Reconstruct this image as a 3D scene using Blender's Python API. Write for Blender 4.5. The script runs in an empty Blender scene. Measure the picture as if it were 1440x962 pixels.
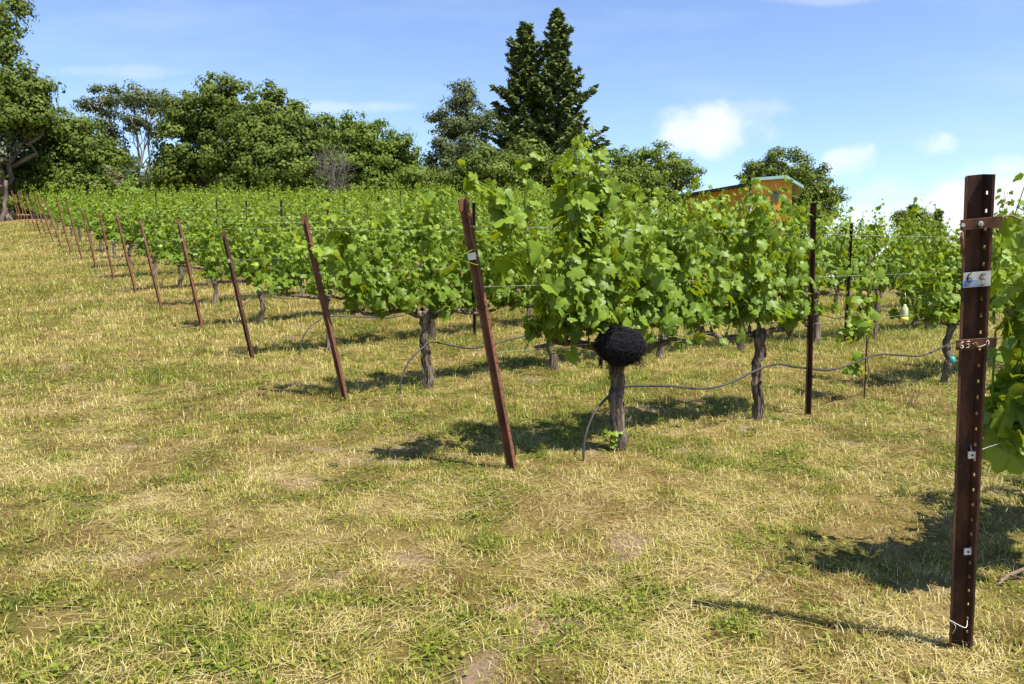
import bpy, math, random
import numpy as np
from mathutils import Vector, Matrix

PI = math.pi
rnd = random.Random(11)
C = bpy.context.scene.collection

# ------------------------------------------------------------------ camera model
F = 1092.0                                   # focal length in photo pixels (photo 1440 x 962)
PITCH = math.atan(86.0 / F)
CP, SP = math.cos(PITCH), math.sin(PITCH)
H = 1.436                                    # eye height over the grass
SLOPE = 134.0 / F                            # ground plane in the camera frame
S = 2.6                                      # row spacing (m)
VS = 0.61 * S                                # vine spacing (m)


def px(x, y, Z):
    """photo pixel at camera depth Z -> world point"""
    X, Y = (x - 720.0) / F * Z, -(y - 481.0) / F * Z
    return Vector((X, Z * CP + Y * SP, -Z * SP + Y * CP))


def c2w(X, Z):
    Y = -H + SLOPE * Z
    return X, Z * CP + Y * SP


def sstep(a, b, v):
    t = np.clip((v - a) / (b - a), 0, 1)
    return t * t * (3 - 2 * t)


_tab = np.random.RandomState(5).rand(256, 256)


def vnoise(x, y, off=0):
    x = np.asarray(x, float) + 37.3 * off; y = np.asarray(y, float) + 91.7 * off
    xi = np.floor(x).astype(int); yi = np.floor(y).astype(int)
    fx = x - xi; fy = y - yi
    fx = fx * fx * (3 - 2 * fx); fy = fy * fy * (3 - 2 * fy)
    a = _tab[xi % 256, yi % 256]; b = _tab[(xi + 1) % 256, yi % 256]
    c = _tab[xi % 256, (yi + 1) % 256]; d = _tab[(xi + 1) % 256, (yi + 1) % 256]
    return (a * (1 - fx) + b * fx) * (1 - fy) + (c * (1 - fx) + d * fx) * fy


def fbm(x, y, off=0, n=4):
    v, a, t = 0, 1.0, 0
    for k in range(n):
        v = v + a * vnoise(x * 2 ** k, y * 2 ** k, off + k); t += a; a *= 0.55
    return v / t


_Yp = lambda Z: -H + SLOPE * Z
P0 = (CP * 0 + _Yp(0) * SP, _Yp(0) * CP)                     # world (y, z) of the plane at Z=0
P1 = (CP * 1 + _Yp(1) * SP, -SP + _Yp(1) * CP)
GS = (P1[1] - P0[1]) / (P1[0] - P0[0])                       # slope of the field along +y


def ground_z(x, y):
    x = np.asarray(x, float); y = np.asarray(y, float)
    yc = np.clip(y, -30, 60)
    base = P0[1] + GS * (yc - P0[0])
    Z = np.clip(y, 0.1, 60)
    ang = x / np.maximum(y, 4.0)
    left = 1 - sstep(0.0, 0.5, ang)
    rise = 0.083 * 2.2 * np.log1p(np.exp(np.clip((Z - 9.3) / 2.2, -30, 60)))
    rise = rise * left
    d = np.hypot(x, y)
    fall = sstep(0.3, 0.55, ang) * np.clip(d - 24, 0, 120) * 0.10
    bump = (fbm(x * 1.3, y * 1.3, 3, 3) - 0.5) * 0.05 + (fbm(x * 5, y * 5, 9, 2) - 0.5) * 0.02
    bump = bump * np.clip(1 - d / 60, 0, 1)
    return base + rise - fall + bump


def gz(x, y):
    return float(ground_z(x, y))


# row grid: rows run along RD, their ends follow ED
RDc = np.array([0.814, 0.581]); EDc = np.array([-0.581, 0.814])


def grid(n, t):
    """row n, distance t (m) along the row from its end post -> world xy"""
    Z = 0.814 * S * (n + 1.33); X = 1.37 * S - 0.713 * Z
    X, Z = X + RDc[0] * t, Z + RDc[1] * t
    return c2w(X, Z)


_a, _b = Vector(grid(3, 0)), Vector(grid(3, 1))
RD = (_b - _a).normalized()                                   # world direction along a row
ROWROT = math.atan2(RD.y, RD.x)
SD = Vector((RD.y, -RD.x))                                    # towards the camera side


# ------------------------------------------------------------------ object helpers
def link(o):
    C.objects.link(o); return o


def mesh_obj(name, V, Fc, mat, parent=None, attrs=None, smooth=True):
    """V (n,3); Fc list of (m,k) index arrays"""
    me = bpy.data.meshes.new(name)
    V = np.asarray(V, np.float32)
    fl = [np.asarray(f, np.int32) for f in (Fc if isinstance(Fc, list) else [Fc]) if len(f)]
    me.vertices.add(len(V)); me.vertices.foreach_set('co', V.ravel())
    nl = sum(f.size for f in fl); npoly = sum(len(f) for f in fl)
    me.loops.add(nl); me.polygons.add(npoly)
    me.loops.foreach_set('vertex_index', np.concatenate([f.ravel() for f in fl]))
    ls = np.concatenate([np.full(len(f), f.shape[1], np.int32) for f in fl])
    starts = np.concatenate([[0], np.cumsum(ls)[:-1]]).astype(np.int32)
    me.polygons.foreach_set('loop_start', starts)
    me.polygons.foreach_set('use_smooth', np.full(npoly, smooth, bool))
    for k, v in (attrs or {}).items():
        a = me.attributes.new(k, 'FLOAT', 'POINT'); a.data.foreach_set('value', np.asarray(v, np.float32))
    me.materials.append(mat)
    me.update(calc_edges=True); me.validate()
    o = link(bpy.data.objects.new(name, me))
    if parent is not None: o.parent = parent
    return o


def empty(name, loc, rotz=0.0):
    o = bpy.data.objects.new(name, None); C.objects.link(o)
    o.location = loc; o.rotation_euler = (0, 0, rotz); o.empty_display_size = 0.1
    return o


def tag(o, label=None, cat=None, group=None, kind=None):
    if label: o['label'] = label
    if cat: o['category'] = cat
    if group: o['group'] = group
    if kind: o['kind'] = kind
    return o


class MB:
    """collects geometry for one mesh"""
    def __init__(s): s.V = []; s.Q = []; s.T = []; s.A = []; s.n = 0

    def add(s, V, Q=None, T=None, a=0.5):
        V = np.asarray(V, float).reshape(-1, 3)
        if Q is not None and len(Q): s.Q.append(np.asarray(Q) + s.n)
        if T is not None and len(T): s.T.append(np.asarray(T) + s.n)
        s.V.append(V); s.n += len(V)
        s.A.append(np.full(len(V), a) if np.isscalar(a) else np.asarray(a))

    def tube(s, pts, rad, sides=6, a=0.5, cap=True, rough=0.0, seed=0):
        P = np.asarray(pts, float); n = len(P)
        R = np.full(n, rad) if np.isscalar(rad) else np.asarray(rad, float)
        T = np.gradient(P, axis=0); T /= np.linalg.norm(T, axis=1)[:, None] + 1e-9
        ref = np.array([0, 0, 1.0]) if abs(T[0][2]) < 0.8 else np.array([1.0, 0, 0])
        U = np.cross(T, ref); U /= np.linalg.norm(U, axis=1)[:, None] + 1e-9
        W = np.cross(T, U)
        th = np.arange(sides) * 2 * PI / sides
        rr = np.ones((n, sides))
        if rough:
            rs = np.random.RandomState(seed)
            rr = 1 + rough * (rs.rand(n, sides) - 0.5) * 2
        V = P[:, None, :] + (np.cos(th)[None, :, None] * U[:, None, :] + np.sin(th)[None, :, None] * W[:, None, :]) * (R[:, None] * rr)[:, :, None]
        i = np.arange(n - 1)[:, None] * sides; j = np.arange(sides)[None, :]; k = (j + 1) % sides
        Q = np.stack([i + j, i + k, i + sides + k, i + sides + j], -1).reshape(-1, 4)
        V = V.reshape(-1, 3)
        Tr = []
        if cap:
            V = np.vstack([V, P[0], P[-1]]); b = n * sides
            for m in range(sides):
                Tr.append((b, (m + 1) % sides, m)); Tr.append((b + 1, (n - 1) * sides + m, (n - 1) * sides + (m + 1) % sides))
        s.add(V, Q, Tr, a)

    def box(s, c, d, M=None, a=0.5):
        v = np.array([(x, y, z) for x in (-1, 1) for y in (-1, 1) for z in (-1, 1)], float) * np.array(d) / 2
        if M is not None: v = v @ np.array(M).T
        q = [(0, 1, 3, 2), (4, 6, 7, 5), (0, 4, 5, 1), (2, 3, 7, 6), (0, 2, 6, 4), (1, 5, 7, 3)]
        s.add(v + np.array(c), q, None, a)

    def leaves(s, tmpl, tris, pos, nrm, tip, size, a, crumple=0.0):
        """instances a leaf template; tmpl (k,3) in (side, along, normal)"""
        pos = np.asarray(pos, float); N = len(pos)
        if not N: return
        n = nrm / (np.linalg.norm(nrm, axis=1)[:, None] + 1e-9)
        t = tip - (tip * n).sum(1)[:, None] * n; t /= np.linalg.norm(t, axis=1)[:, None] + 1e-9
        sd = np.cross(t, n)
        k = len(tmpl)
        V = pos[:, None, :] + size[:, None, None] * (tmpl[None, :, 0, None] * sd[:, None, :] + tmpl[None, :, 1, None] * t[:, None, :] + tmpl[None, :, 2, None] * n[:, None, :])
        if crumple:
            V = V + (np.random.RandomState(N).randn(N, k) * crumple * size[:, None])[:, :, None] * n[:, None, :]
        Tr = (np.arange(N)[:, None, None] * k + np.asarray(tris)[None]).reshape(-1, len(tris[0]))
        aa = np.repeat(a, k)
        if len(tris[0]) == 4: s.add(V.reshape(-1, 3), Tr, None, aa)
        else: s.add(V.reshape(-1, 3), None, Tr, aa)

    def build(s, name, mat, parent=None, smooth=True):
        f = []
        if s.Q: f.append(np.concatenate(s.Q))
        if s.T: f.append(np.concatenate(s.T))
        return mesh_obj(name, np.vstack(s.V), f, mat, parent, {'tone': np.concatenate(s.A)}, smooth)


# ------------------------------------------------------------------ materials
def new_mat(name):
    m = bpy.data.materials.new(name); m.use_nodes = True
    nt = m.node_tree; nt.nodes.clear()
    return m, nt


def N(nt, typ, **kw):
    n = nt.nodes.new(typ)
    for k, v in kw.items():
        if k.startswith('i_'):
            key = k[2:]; n.inputs[int(key) if key.isdigit() else key.replace('_', ' ')].default_value = v
        else: setattr(n, k, v)
    return n


def ramp(nt, stops, src):
    r = N(nt, 'ShaderNodeValToRGB'); e = r.color_ramp.elements
    while len(e) < len(stops): e.new(0.5)
    for i, (p, c) in enumerate(stops): e[i].position = p; e[i].color = (*c, 1)
    nt.links.new(src, r.inputs[0]); return r


def leaf_mat(name, stops, trans=(0.3, 0.5, 0.06), tfac=0.35, rough=0.45, spec=0.35, back=None):
    m, nt = new_mat(name); L = nt.links.new
    at = N(nt, 'ShaderNodeAttribute', attribute_name='tone')
    r = ramp(nt, stops, at.outputs['Fac'])
    tc = N(nt, 'ShaderNodeTexCoord'); nz = N(nt, 'ShaderNodeTexNoise', i_Scale=25.0, i_Detail=3.0)
    L(tc.outputs['Object'], nz.inputs['Vector'])
    hv = N(nt, 'ShaderNodeHueSaturation'); mp = N(nt, 'ShaderNodeMapRange', i_3=0.75, i_4=1.25)
    L(nz.outputs[0], mp.inputs[0]); L(mp.outputs[0], hv.inputs['Value']); L(r.outputs[0], hv.inputs['Color'])
    col = hv.outputs[0]
    if back:
        g = N(nt, 'ShaderNodeNewGeometry'); mx = N(nt, 'ShaderNodeMix', data_type='RGBA'); mx.inputs[7].default_value = (*back, 1)
        mf = N(nt, 'ShaderNodeMath', operation='MULTIPLY', i_1=0.6)
        L(g.outputs['Backfacing'], mf.inputs[0]); L(mf.outputs[0], mx.inputs[0]); L(col, mx.inputs[6]); col = mx.outputs[2]
    b = N(nt, 'ShaderNodeBsdfPrincipled'); b.inputs['Roughness'].default_value = rough
    b.inputs['Specular IOR Level'].default_value = spec
    L(col, b.inputs['Base Color'])
    t = N(nt, 'ShaderNodeBsdfTranslucent')
    mt = N(nt, 'ShaderNodeMix', data_type='RGBA'); mt.inputs[0].default_value = 0.5; mt.inputs[7].default_value = (*trans, 1)
    L(col, mt.inputs[6]); L(mt.outputs[2], t.inputs[0])
    mix = N(nt, 'ShaderNodeMixShader', i_0=tfac); L(b.outputs[0], mix.inputs[1]); L(t.outputs[0], mix.inputs[2])
    o = N(nt, 'ShaderNodeOutputMaterial'); L(mix.outputs[0], o.inputs[0])
    return m


def noise_mat(name, stops, scale=20.0, detail=6.0, rough=0.8, spec=0.3, bump=0.0, stretch=None, metal=0.0, bscale=None, dist=0.0):
    m, nt = new_mat(name); L = nt.links.new
    tc = N(nt, 'ShaderNodeTexCoord'); mp = N(nt, 'ShaderNodeMapping')
    if stretch: mp.inputs['Scale'].default_value = stretch
    L(tc.outputs['Object'], mp.inputs['Vector'])
    nz = N(nt, 'ShaderNodeTexNoise', i_Scale=scale, i_Detail=detail, i_Roughness=0.65, i_Distortion=dist)
    L(mp.outputs[0], nz.inputs['Vector'])
    r = ramp(nt, stops, nz.outputs[0])
    b = N(nt, 'ShaderNodeBsdfPrincipled'); b.inputs['Roughness'].default_value = rough
    b.inputs['Specular IOR Level'].default_value = spec; b.inputs['Metallic'].default_value = metal
    L(r.outputs[0], b.inputs['Base Color'])
    if bump:
        bn = N(nt, 'ShaderNodeBump', i_Strength=1.0, i_Distance=bump)
        n2 = N(nt, 'ShaderNodeTexNoise', i_Scale=bscale or scale * 2, i_Detail=5.0); L(mp.outputs[0], n2.inputs['Vector'])
        L(n2.outputs[0], bn.inputs['Height']); L(bn.outputs[0], b.inputs['Normal'])
    o = N(nt, 'ShaderNodeOutputMaterial'); L(b.outputs[0], o.inputs[0])
    return m


M = {}
M['vine_leaf'] = leaf_mat('vine_leaf', [(0.0, (0.035, 0.085, 0.006)), (0.35, (0.105, 0.185, 0.010)), (0.65, (0.20, 0.285, 0.016)), (0.85, (0.29, 0.385, 0.025)), (1.0, (0.38, 0.45, 0.05))],
                          trans=(0.55, 0.62, 0.015), tfac=0.34, rough=0.42, spec=0.20, back=(0.16, 0.24, 0.035))
M['bark'] = noise_mat('bark', [(0.3, (0.028, 0.020, 0.015)), (0.5, (0.12, 0.092, 0.07)), (0.7, (0.30, 0.25, 0.20))], 34, 9, 0.95, 0.1, 0.03, (1, 1, 0.12), dist=0.6)
M['cane'] = noise_mat('cane', [(0.3, (0.09, 0.06, 0.04)), (0.7, (0.25, 0.18, 0.12))], 40, 4, 0.8, 0.2, 0.004)
M['rust'] = noise_mat('rust', [(0.32, (0.045, 0.019, 0.011)), (0.5, (0.145, 0.060, 0.034)), (0.68, (0.25, 0.115, 0.065))], 11, 12, 0.75, 0.3, 0.0015, (1, 1, 0.35))
M['rust_dark'] = noise_mat('rust_dark', [(0.32, (0.016, 0.008, 0.005)), (0.48, (0.05, 0.022, 0.013)), (0.6, (0.12, 0.048, 0.027)), (0.72, (0.20, 0.10, 0.06))], 11, 12, 0.75, 0.3, 0.0015, (1, 1, 0.35))
M['tag_metal'] = noise_mat('tag_metal', [(0.35, (0.35, 0.35, 0.34)), (0.7, (0.62, 0.62, 0.6))], 30, 5, 0.5, 0.5, 0.0, metal=0.3)
M['tag_blue'] = noise_mat('tag_blue', [(0.35, (0.06, 0.12, 0.32)), (0.6, (0.25, 0.33, 0.5))], 30, 5, 0.5, 0.5)
M['white_plastic'] = noise_mat('white_plastic', [(0.3, (0.6, 0.58, 0.52)), (0.7, (0.78, 0.77, 0.73))], 20, 3, 0.5, 0.4)
M['ink_and_hole_dark'] = noise_mat('ink_and_hole_dark', [(0.3, (0.015, 0.015, 0.018)), (0.7, (0.04, 0.04, 0.045))], 20, 3, 0.6, 0.3)  # tag digits, and the painted dark of the clip holes
M['chalk'] = noise_mat('chalk', [(0.3, (0.42, 0.36, 0.28)), (0.7, (0.66, 0.6, 0.5))], 60, 3, 0.9, 0.1)
M['wire'] = noise_mat('wire', [(0.3, (0.45, 0.45, 0.44)), (0.7, (0.7, 0.7, 0.68))], 5, 3, 0.35, 0.6, metal=0.6)
M['hose'] = noise_mat('hose', [(0.3, (0.018, 0.016, 0.015)), (0.7, (0.07, 0.06, 0.055))], 12, 4, 0.55, 0.4)
M['net'] = noise_mat('net', [(0.3, (0.008, 0.008, 0.010)), (0.7, (0.040, 0.038, 0.046))], 60, 4, 0.9, 0.12, 0.01)
M['straw_wire'] = noise_mat('straw_wire', [(0.3, (0.5, 0.46, 0.38)), (0.7, (0.75, 0.72, 0.65))], 8, 3, 0.4, 0.5)
M['teal'] = noise_mat('teal', [(0.3, (0.03, 0.22, 0.2)), (0.7, (0.06, 0.35, 0.31))], 20, 3, 0.4, 0.5)
M['trap_clear'] = noise_mat('trap_clear', [(0.3, (0.36, 0.40, 0.20)), (0.7, (0.48, 0.52, 0.30))], 20, 3, 0.15, 0.6)
M['trap_yellow'] = noise_mat('trap_yellow', [(0.3, (0.75, 0.6, 0.05)), (0.7, (0.85, 0.72, 0.1))], 20, 3, 0.3, 0.5)
OAK = [(0.0, (0.046, 0.070, 0.010)), (0.4, (0.098, 0.135, 0.020)), (0.75, (0.145, 0.182, 0.030)), (1.0, (0.19, 0.225, 0.045))]
M['oak_leaf'] = leaf_mat('oak_leaf', OAK, (0.16, 0.26, 0.04), 0.22, 0.6, 0.12)
M['bright_leaf'] = leaf_mat('bright_leaf', [(p, (c[0] * 1.2, c[1] * 1.25, c[2] * 1.1)) for p, c in OAK], (0.22, 0.36, 0.05), 0.28, 0.6, 0.12)
M['shrub_leaf'] = leaf_mat('shrub_leaf', [(0, (0.09, 0.17, 0.02)), (1, (0.26, 0.36, 0.05))], (0.4, 0.5, 0.06), 0.35, 0.5, 0.3)
M['grey_leaf'] = leaf_mat('grey_leaf', [(0, (0.05, 0.07, 0.025)), (0.5, (0.10, 0.125, 0.045)), (1, (0.17, 0.19, 0.08))], (0.16, 0.22, 0.05), 0.2, 0.6, 0.12)
M['olive_leaf'] = leaf_mat('olive_leaf', [(0, (0.10, 0.12, 0.07)), (1, (0.28, 0.30, 0.20))], (0.25, 0.28, 0.14), 0.2, 0.5, 0.3)
M['needle'] = leaf_mat('needle', [(0, (0.045, 0.078, 0.022)), (0.5, (0.105, 0.14, 0.038)), (1, (0.175, 0.20, 0.06))], (0.08, 0.14, 0.04), 0.14, 0.65, 0.10)
M['tree_bark'] = noise_mat('tree_bark', [(0.3, (0.06, 0.045, 0.035)), (0.7, (0.2, 0.16, 0.13))], 3, 6, 0.95, 0.1, 0.05, (1, 1, 0.3))
M['pale_bark'] = noise_mat('pale_bark', [(0.3, (0.2, 0.17, 0.14)), (0.7, (0.45, 0.41, 0.36))], 2, 6, 0.9, 0.1, 0.03, (1, 1, 0.3))
M['twig'] = noise_mat('twig', [(0.3, (0.10, 0.09, 0.075)), (0.7, (0.21, 0.19, 0.155))], 6, 4, 0.95, 0.1)


def wood_wall():
    m, nt = new_mat('orange_boards'); L = nt.links.new
    tc = N(nt, 'ShaderNodeTexCoord'); mp = N(nt, 'ShaderNodeMapping'); mp.inputs['Scale'].default_value = (1, 1, 0.12)
    L(tc.outputs['Object'], mp.inputs[0])
    nz = N(nt, 'ShaderNodeTexNoise', i_Scale=5.0, i_Detail=6.0); L(mp.outputs[0], nz.inputs['Vector'])
    r = ramp(nt, [(0.3, (0.42, 0.18, 0.018)), (0.55, (0.58, 0.275, 0.028)), (0.75, (0.66, 0.34, 0.045))], nz.outputs[0])
    w = N(nt, 'ShaderNodeTexWave', i_Scale=3.2, i_Distortion=0.0); w.wave_profile = 'SAW'
    L(tc.outputs['Object'], w.inputs['Vector'])
    bn = N(nt, 'ShaderNodeBump', i_Strength=0.5, i_Distance=0.02); L(w.outputs['Fac'], bn.inputs['Height'])
    b = N(nt, 'ShaderNodeBsdfPrincipled', i_Roughness=0.7); L(r.outputs[0], b.inputs['Base Color']); L(bn.outputs[0], b.inputs['Normal'])
    o = N(nt, 'ShaderNodeOutputMaterial'); L(b.outputs[0], o.inputs[0]); return m


M['orange_boards'] = wood_wall()
M['roof_dark'] = noise_mat('roof_dark', [(0.3, (0.03, 0.03, 0.032)), (0.7, (0.07, 0.068, 0.066))], 4, 5, 0.8, 0.3)
M['fascia_teal'] = noise_mat('fascia_teal', [(0.3, (0.17, 0.33, 0.30)), (0.7, (0.30, 0.47, 0.43))], 2, 4, 0.6, 0.4)
M['window_frame'] = noise_mat('window_frame', [(0.3, (0.08, 0.04, 0.03)), (0.7, (0.14, 0.07, 0.05))], 6, 3, 0.6, 0.3)
M['glass'] = noise_mat('glass', [(0.3, (0.02, 0.025, 0.03)), (0.7, (0.03, 0.035, 0.04))], 3, 2, 0.08, 0.6)

GRASS = [(0.0, (0.10, 0.15, 0.014)), (0.22, (0.20, 0.235, 0.026)), (0.42, (0.32, 0.30, 0.048)), (0.62, (0.44, 0.355, 0.10)), (0.82, (0.58, 0.48, 0.21)), (0.92, (0.64, 0.55, 0.30)), (1.0, (0.19, 0.10, 0.04))]
M['grass_blade'] = leaf_mat('grass_blade', GRASS, (0.5, 0.5, 0.12), 0.28, 0.55, 0.25)


def ground_mat():
    m, nt = new_mat('field_ground'); L = nt.links.new
    tc = N(nt, 'ShaderNodeTexCoord')
    at = N(nt, 'ShaderNodeAttribute', attribute_name='dry'); so = N(nt, 'ShaderNodeAttribute', attribute_name='soil')
    n1 = N(nt, 'ShaderNodeTexNoise', i_Scale=9.0, i_Detail=8.0, i_Roughness=0.7); L(tc.outputs['Object'], n1.inputs['Vector'])
    n2 = N(nt, 'ShaderNodeTexNoise', i_Scale=60.0, i_Detail=6.0, i_Roughness=0.7); L(tc.outputs['Object'], n2.inputs['Vector'])
    ad = N(nt, 'ShaderNodeMath', operation='MULTIPLY_ADD', i_1=0.55); L(n1.outputs[0], ad.inputs[0])
    s1 = N(nt, 'ShaderNodeMath', operation='SUBTRACT', i_1=0.27); L(at.outputs['Fac'], s1.inputs[0]); L(s1.outputs[0], ad.inputs[2])
    r = ramp(nt, [(0.1, (0.09, 0.095, 0.016)), (0.4, (0.155, 0.135, 0.034)), (0.62, (0.225, 0.17, 0.052)), (0.9, (0.31, 0.235, 0.09))], ad.outputs[0])
    r2 = ramp(nt, [(0.3, (0.40, 0.36, 0.32)), (0.7, (1.25, 1.25, 1.25))], n2.outputs[0])
    mul = N(nt, 'ShaderNodeMix', data_type='RGBA', blend_type='MULTIPLY'); mul.inputs[0].default_value = 1.0
    L(r.outputs[0], mul.inputs[6]); L(r2.outputs[0], mul.inputs[7])
    sr = ramp(nt, [(0.3, (0.19, 0.125, 0.08)), (0.7, (0.36, 0.255, 0.175))], n2.outputs[0])
    mx = N(nt, 'ShaderNodeMix', data_type='RGBA'); L(so.outputs['Fac'], mx.inputs[0]); L(mul.outputs[2], mx.inputs[6]); L(sr.outputs[0], mx.inputs[7])
    b = N(nt, 'ShaderNodeBsdfPrincipled', i_Roughness=0.95); b.inputs['Specular IOR Level'].default_value = 0.1
    L(mx.outputs[2], b.inputs['Base Color'])
    bn = N(nt, 'ShaderNodeBump', i_Strength=0.9, i_Distance=0.03); L(n2.outputs[0], bn.inputs['Height']); L(bn.outputs[0], b.inputs['Normal'])
    o = N(nt, 'ShaderNodeOutputMaterial'); L(b.outputs[0], o.inputs[0]); return m


M['ground'] = ground_mat()


# ------------------------------------------------------------------ ground and grass
def dry_at(x, y):
    """0 green .. 1 dry; the mown headland is patchy, greener beside the rows on the right"""
    v = 0.30 * fbm(x * 0.55, y * 0.55, 21, 3) + 0.55 * fbm(x * 3.1, y * 3.1, 31, 3) + .32 * vnoise(x * 10, y * 10, 37)
    v = (v - 0.585) * 1.9 + 0.49
    v = v + 0.05 * sstep(-1, -6, x - 0.0) - 0.04 * sstep(0.5, 3.5, x) * sstep(9, 3, y)
    return np.clip(v, 0, 1)


def soil_at(x, y):
    v = fbm(x * 3.1, y * 3.6, 51, 4)
    return sstep(0.68, 0.80, v) * .85 * sstep(0.25, 0.6, dry_at(x, y) + 0.15)


def build_ground():
    def axis(lim0, lim1, d0, grow):
        a = [0.0]; d = d0
        while a[-1] < lim1: a.append(a[-1] + d); d = d if a[-1] < lim0 else d * grow
        return np.array(a)
    xp = axis(5, 1500, 0.07, 1.06); xs = np.concatenate([-xp[:0:-1], xp])
    yp = axis(9, 1800, 0.07, 1.05); ym = axis(2, 1200, 0.2, 1.3); ys = np.concatenate([-ym[:0:-1], yp])
    X, Y = np.meshgrid(xs, ys)
    x, y = X.ravel(), Y.ravel()
    V = np.stack([x, y, ground_z(x, y)], 1)
    ny, nx = X.shape
    i = (np.arange(ny - 1)[:, None] * nx + np.arange(nx - 1)[None]).ravel()
    Q = np.stack([i, i + 1, i + nx + 1, i + nx], 1)
    o = mesh_obj('ground', V, [Q], M['ground'], None, {'dry': dry_at(x, y), 'soil': soil_at(x, y)})
    tag(o, 'dry and green mown field sloping up to the trees', 'ground', kind='structure')


build_ground()


def build_grass(name, Nn, seed, rmin, rmax, mode, label):
    rs = np.random.RandomState(seed)
    # radial density falls with distance
    k = 0.55
    u = rs.rand(Nn); r = (rmin ** k + u * (rmax ** k - rmin ** k)) ** (1 / k)
    th = (rs.rand(Nn) - 0.5) * math.radians(100)
    x, y = r * np.sin(th), r * np.cos(th)
    dry = dry_at(x, y); soil = soil_at(x, y)
    keep = rs.rand(Nn) > soil * 0.75
    clump = fbm(x * 7, y * 7, 71, 2)
    if mode == 'stand':
        keep &= rs.rand(Nn) < np.clip(0.30 + 3.4 * (clump - 0.40) + 0.25 * (1 - dry), 0.12, 1)
    elif mode == 'straw':
        keep &= rs.rand(Nn) < np.clip(dry * 1.3 - 0.1, 0.12, 1) * np.clip(0.3 + 3.0 * (fbm(x * 1.6, y * 1.6, 83, 3) - 0.42), 0.12, 1)
    else:
        keep &= rs.rand(Nn) < np.clip((0.56 - dry) * 3.0, 0.05, 1)
    x, y, r, dry, clump = x[keep], y[keep], r[keep], dry[keep], clump[keep]
    n = len(x); z = ground_z(x, y)
    sc = np.maximum(1, r / 4.5) ** 0.75
    az = rs.rand(n) * 2 * PI
    if mode == 'stand':
        L = (0.018 + 0.042 * rs.rand(n) ** 1.8 + 0.13 * np.clip(clump - 0.55, 0, 1) * (1.2 - dry)) * np.minimum(sc, 2.2)
        W = (0.0008 + 0.0013 * rs.rand(n)) * sc
        lean = np.radians(15 + 70 * rs.rand(n) ** 0.8)
        tone = np.clip(dry * 0.75 + 0.27 * rs.randn(n) + 0.03, 0, 0.9)
        brown = rs.rand(n) < 0.03 + .40 * sstep(.48, .66, fbm(x * 2.3, y * 2.3, 111, 3)); tone[brown] = 1.0
    elif mode == 'straw':
        L = (0.05 + 0.14 * rs.rand(n) ** 2) * np.minimum(sc, 2.0)
        W = (0.0006 + 0.0010 * rs.rand(n)) * sc
        az = az * 0.7 + 2 * PI * fbm(x * 0.9, y * 0.9, 97, 2) * 1.5
        lean = np.radians(80 + 12 * rs.rand(n)); z = z + 0.004 + 0.02 * rs.rand(n)
        tone = np.clip(0.78 + 0.12 * rs.randn(n), 0.5, 0.93); brown = rs.rand(n) < 0.06 + .5 * sstep(.48, .66, fbm(x * 2.3, y * 2.3, 111, 3)); tone[brown] = 1.0
    else:
        L = (0.010 + 0.016 * rs.rand(n)) * np.minimum(sc, 2.5); W = L * 0.45
        lean = np.radians(45 + 45 * rs.rand(n)); z = z + 0.004 + 0.025 * rs.rand(n)
        tone = np.clip(0.20 + 0.12 * rs.randn(n), 0, 0.45)
    d = np.stack([np.cos(az), np.sin(az), np.zeros(n)], 1); sd = np.stack([-np.sin(az), np.cos(az), np.zeros(n)], 1)
    up = np.array([0, 0, 1.0])
    base = np.stack([x, y, z - 0.003], 1)
    l1 = lean * 0.6; l2 = np.minimum(lean * 1.35, math.radians(100))
    mid = base + (L * 0.5)[:, None] * (np.sin(l1)[:, None] * d + np.cos(l1)[:, None] * up)
    tip = mid + (L * 0.55)[:, None] * (np.sin(l2)[:, None] * d + np.cos(l2)[:, None] * up)
    if mode != 'stand':
        mid = base + (L * 0.5)[:, None] * (np.sin(lean)[:, None] * d + np.cos(lean)[:, None] * up)
        tip = mid + (L * 0.5)[:, None] * (d * 0.97 + (rs.rand(n)[:, None] - 0.45) * 0.35 * up + sd * (rs.rand(n)[:, None] - 0.5) * 0.5)
        gt = ground_z(tip[:, 0], tip[:, 1]); tip[:, 2] = np.maximum(tip[:, 2], gt + 0.004)
    w0 = (W if mode != 'clover' else W * 0.3)[:, None] * sd; w1 = W[:, None] * sd * 0.9
    V = np.stack([base - w0, base + w0, mid + w1, mid - w1, tip], 1).reshape(-1, 3)
    b = np.arange(n)[:, None] * 5
    T = np.concatenate([b + np.array([[0, 1, 2]]), b + np.array([[0, 2, 3]]), b + np.array([[3, 2, 4]])])
    o = mesh_obj(name, V, [T], M['grass_blade'], None, {'tone': np.repeat(tone, 5)})
    tag(o, label, 'grass', kind='stuff')


build_grass('grass', 1400000, 1, 1.1, 48, 'stand', 'short mown grass, green and golden, covering the field')
build_grass('straw_litter', 480000, 2, 1.1, 40, 'straw', 'pale dry grass cuttings lying over the mown field')
build_grass('clover', 110000, 3, 1.1, 22, 'clover', 'small green clover leaves growing between the grass')

# ------------------------------------------------------------------ leaf templates
_half = [(0.0, 0.0), (0.10, -0.20), (0.25, -0.27), (0.37, -0.20), (0.49, -0.08), (0.44, 0.06), (0.58, 0.22), (0.56, 0.36), (0.46, 0.44), (0.31, 0.44), (0.30, 0.58), (0.17, 0.74), (0.0, 0.88)]


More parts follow.
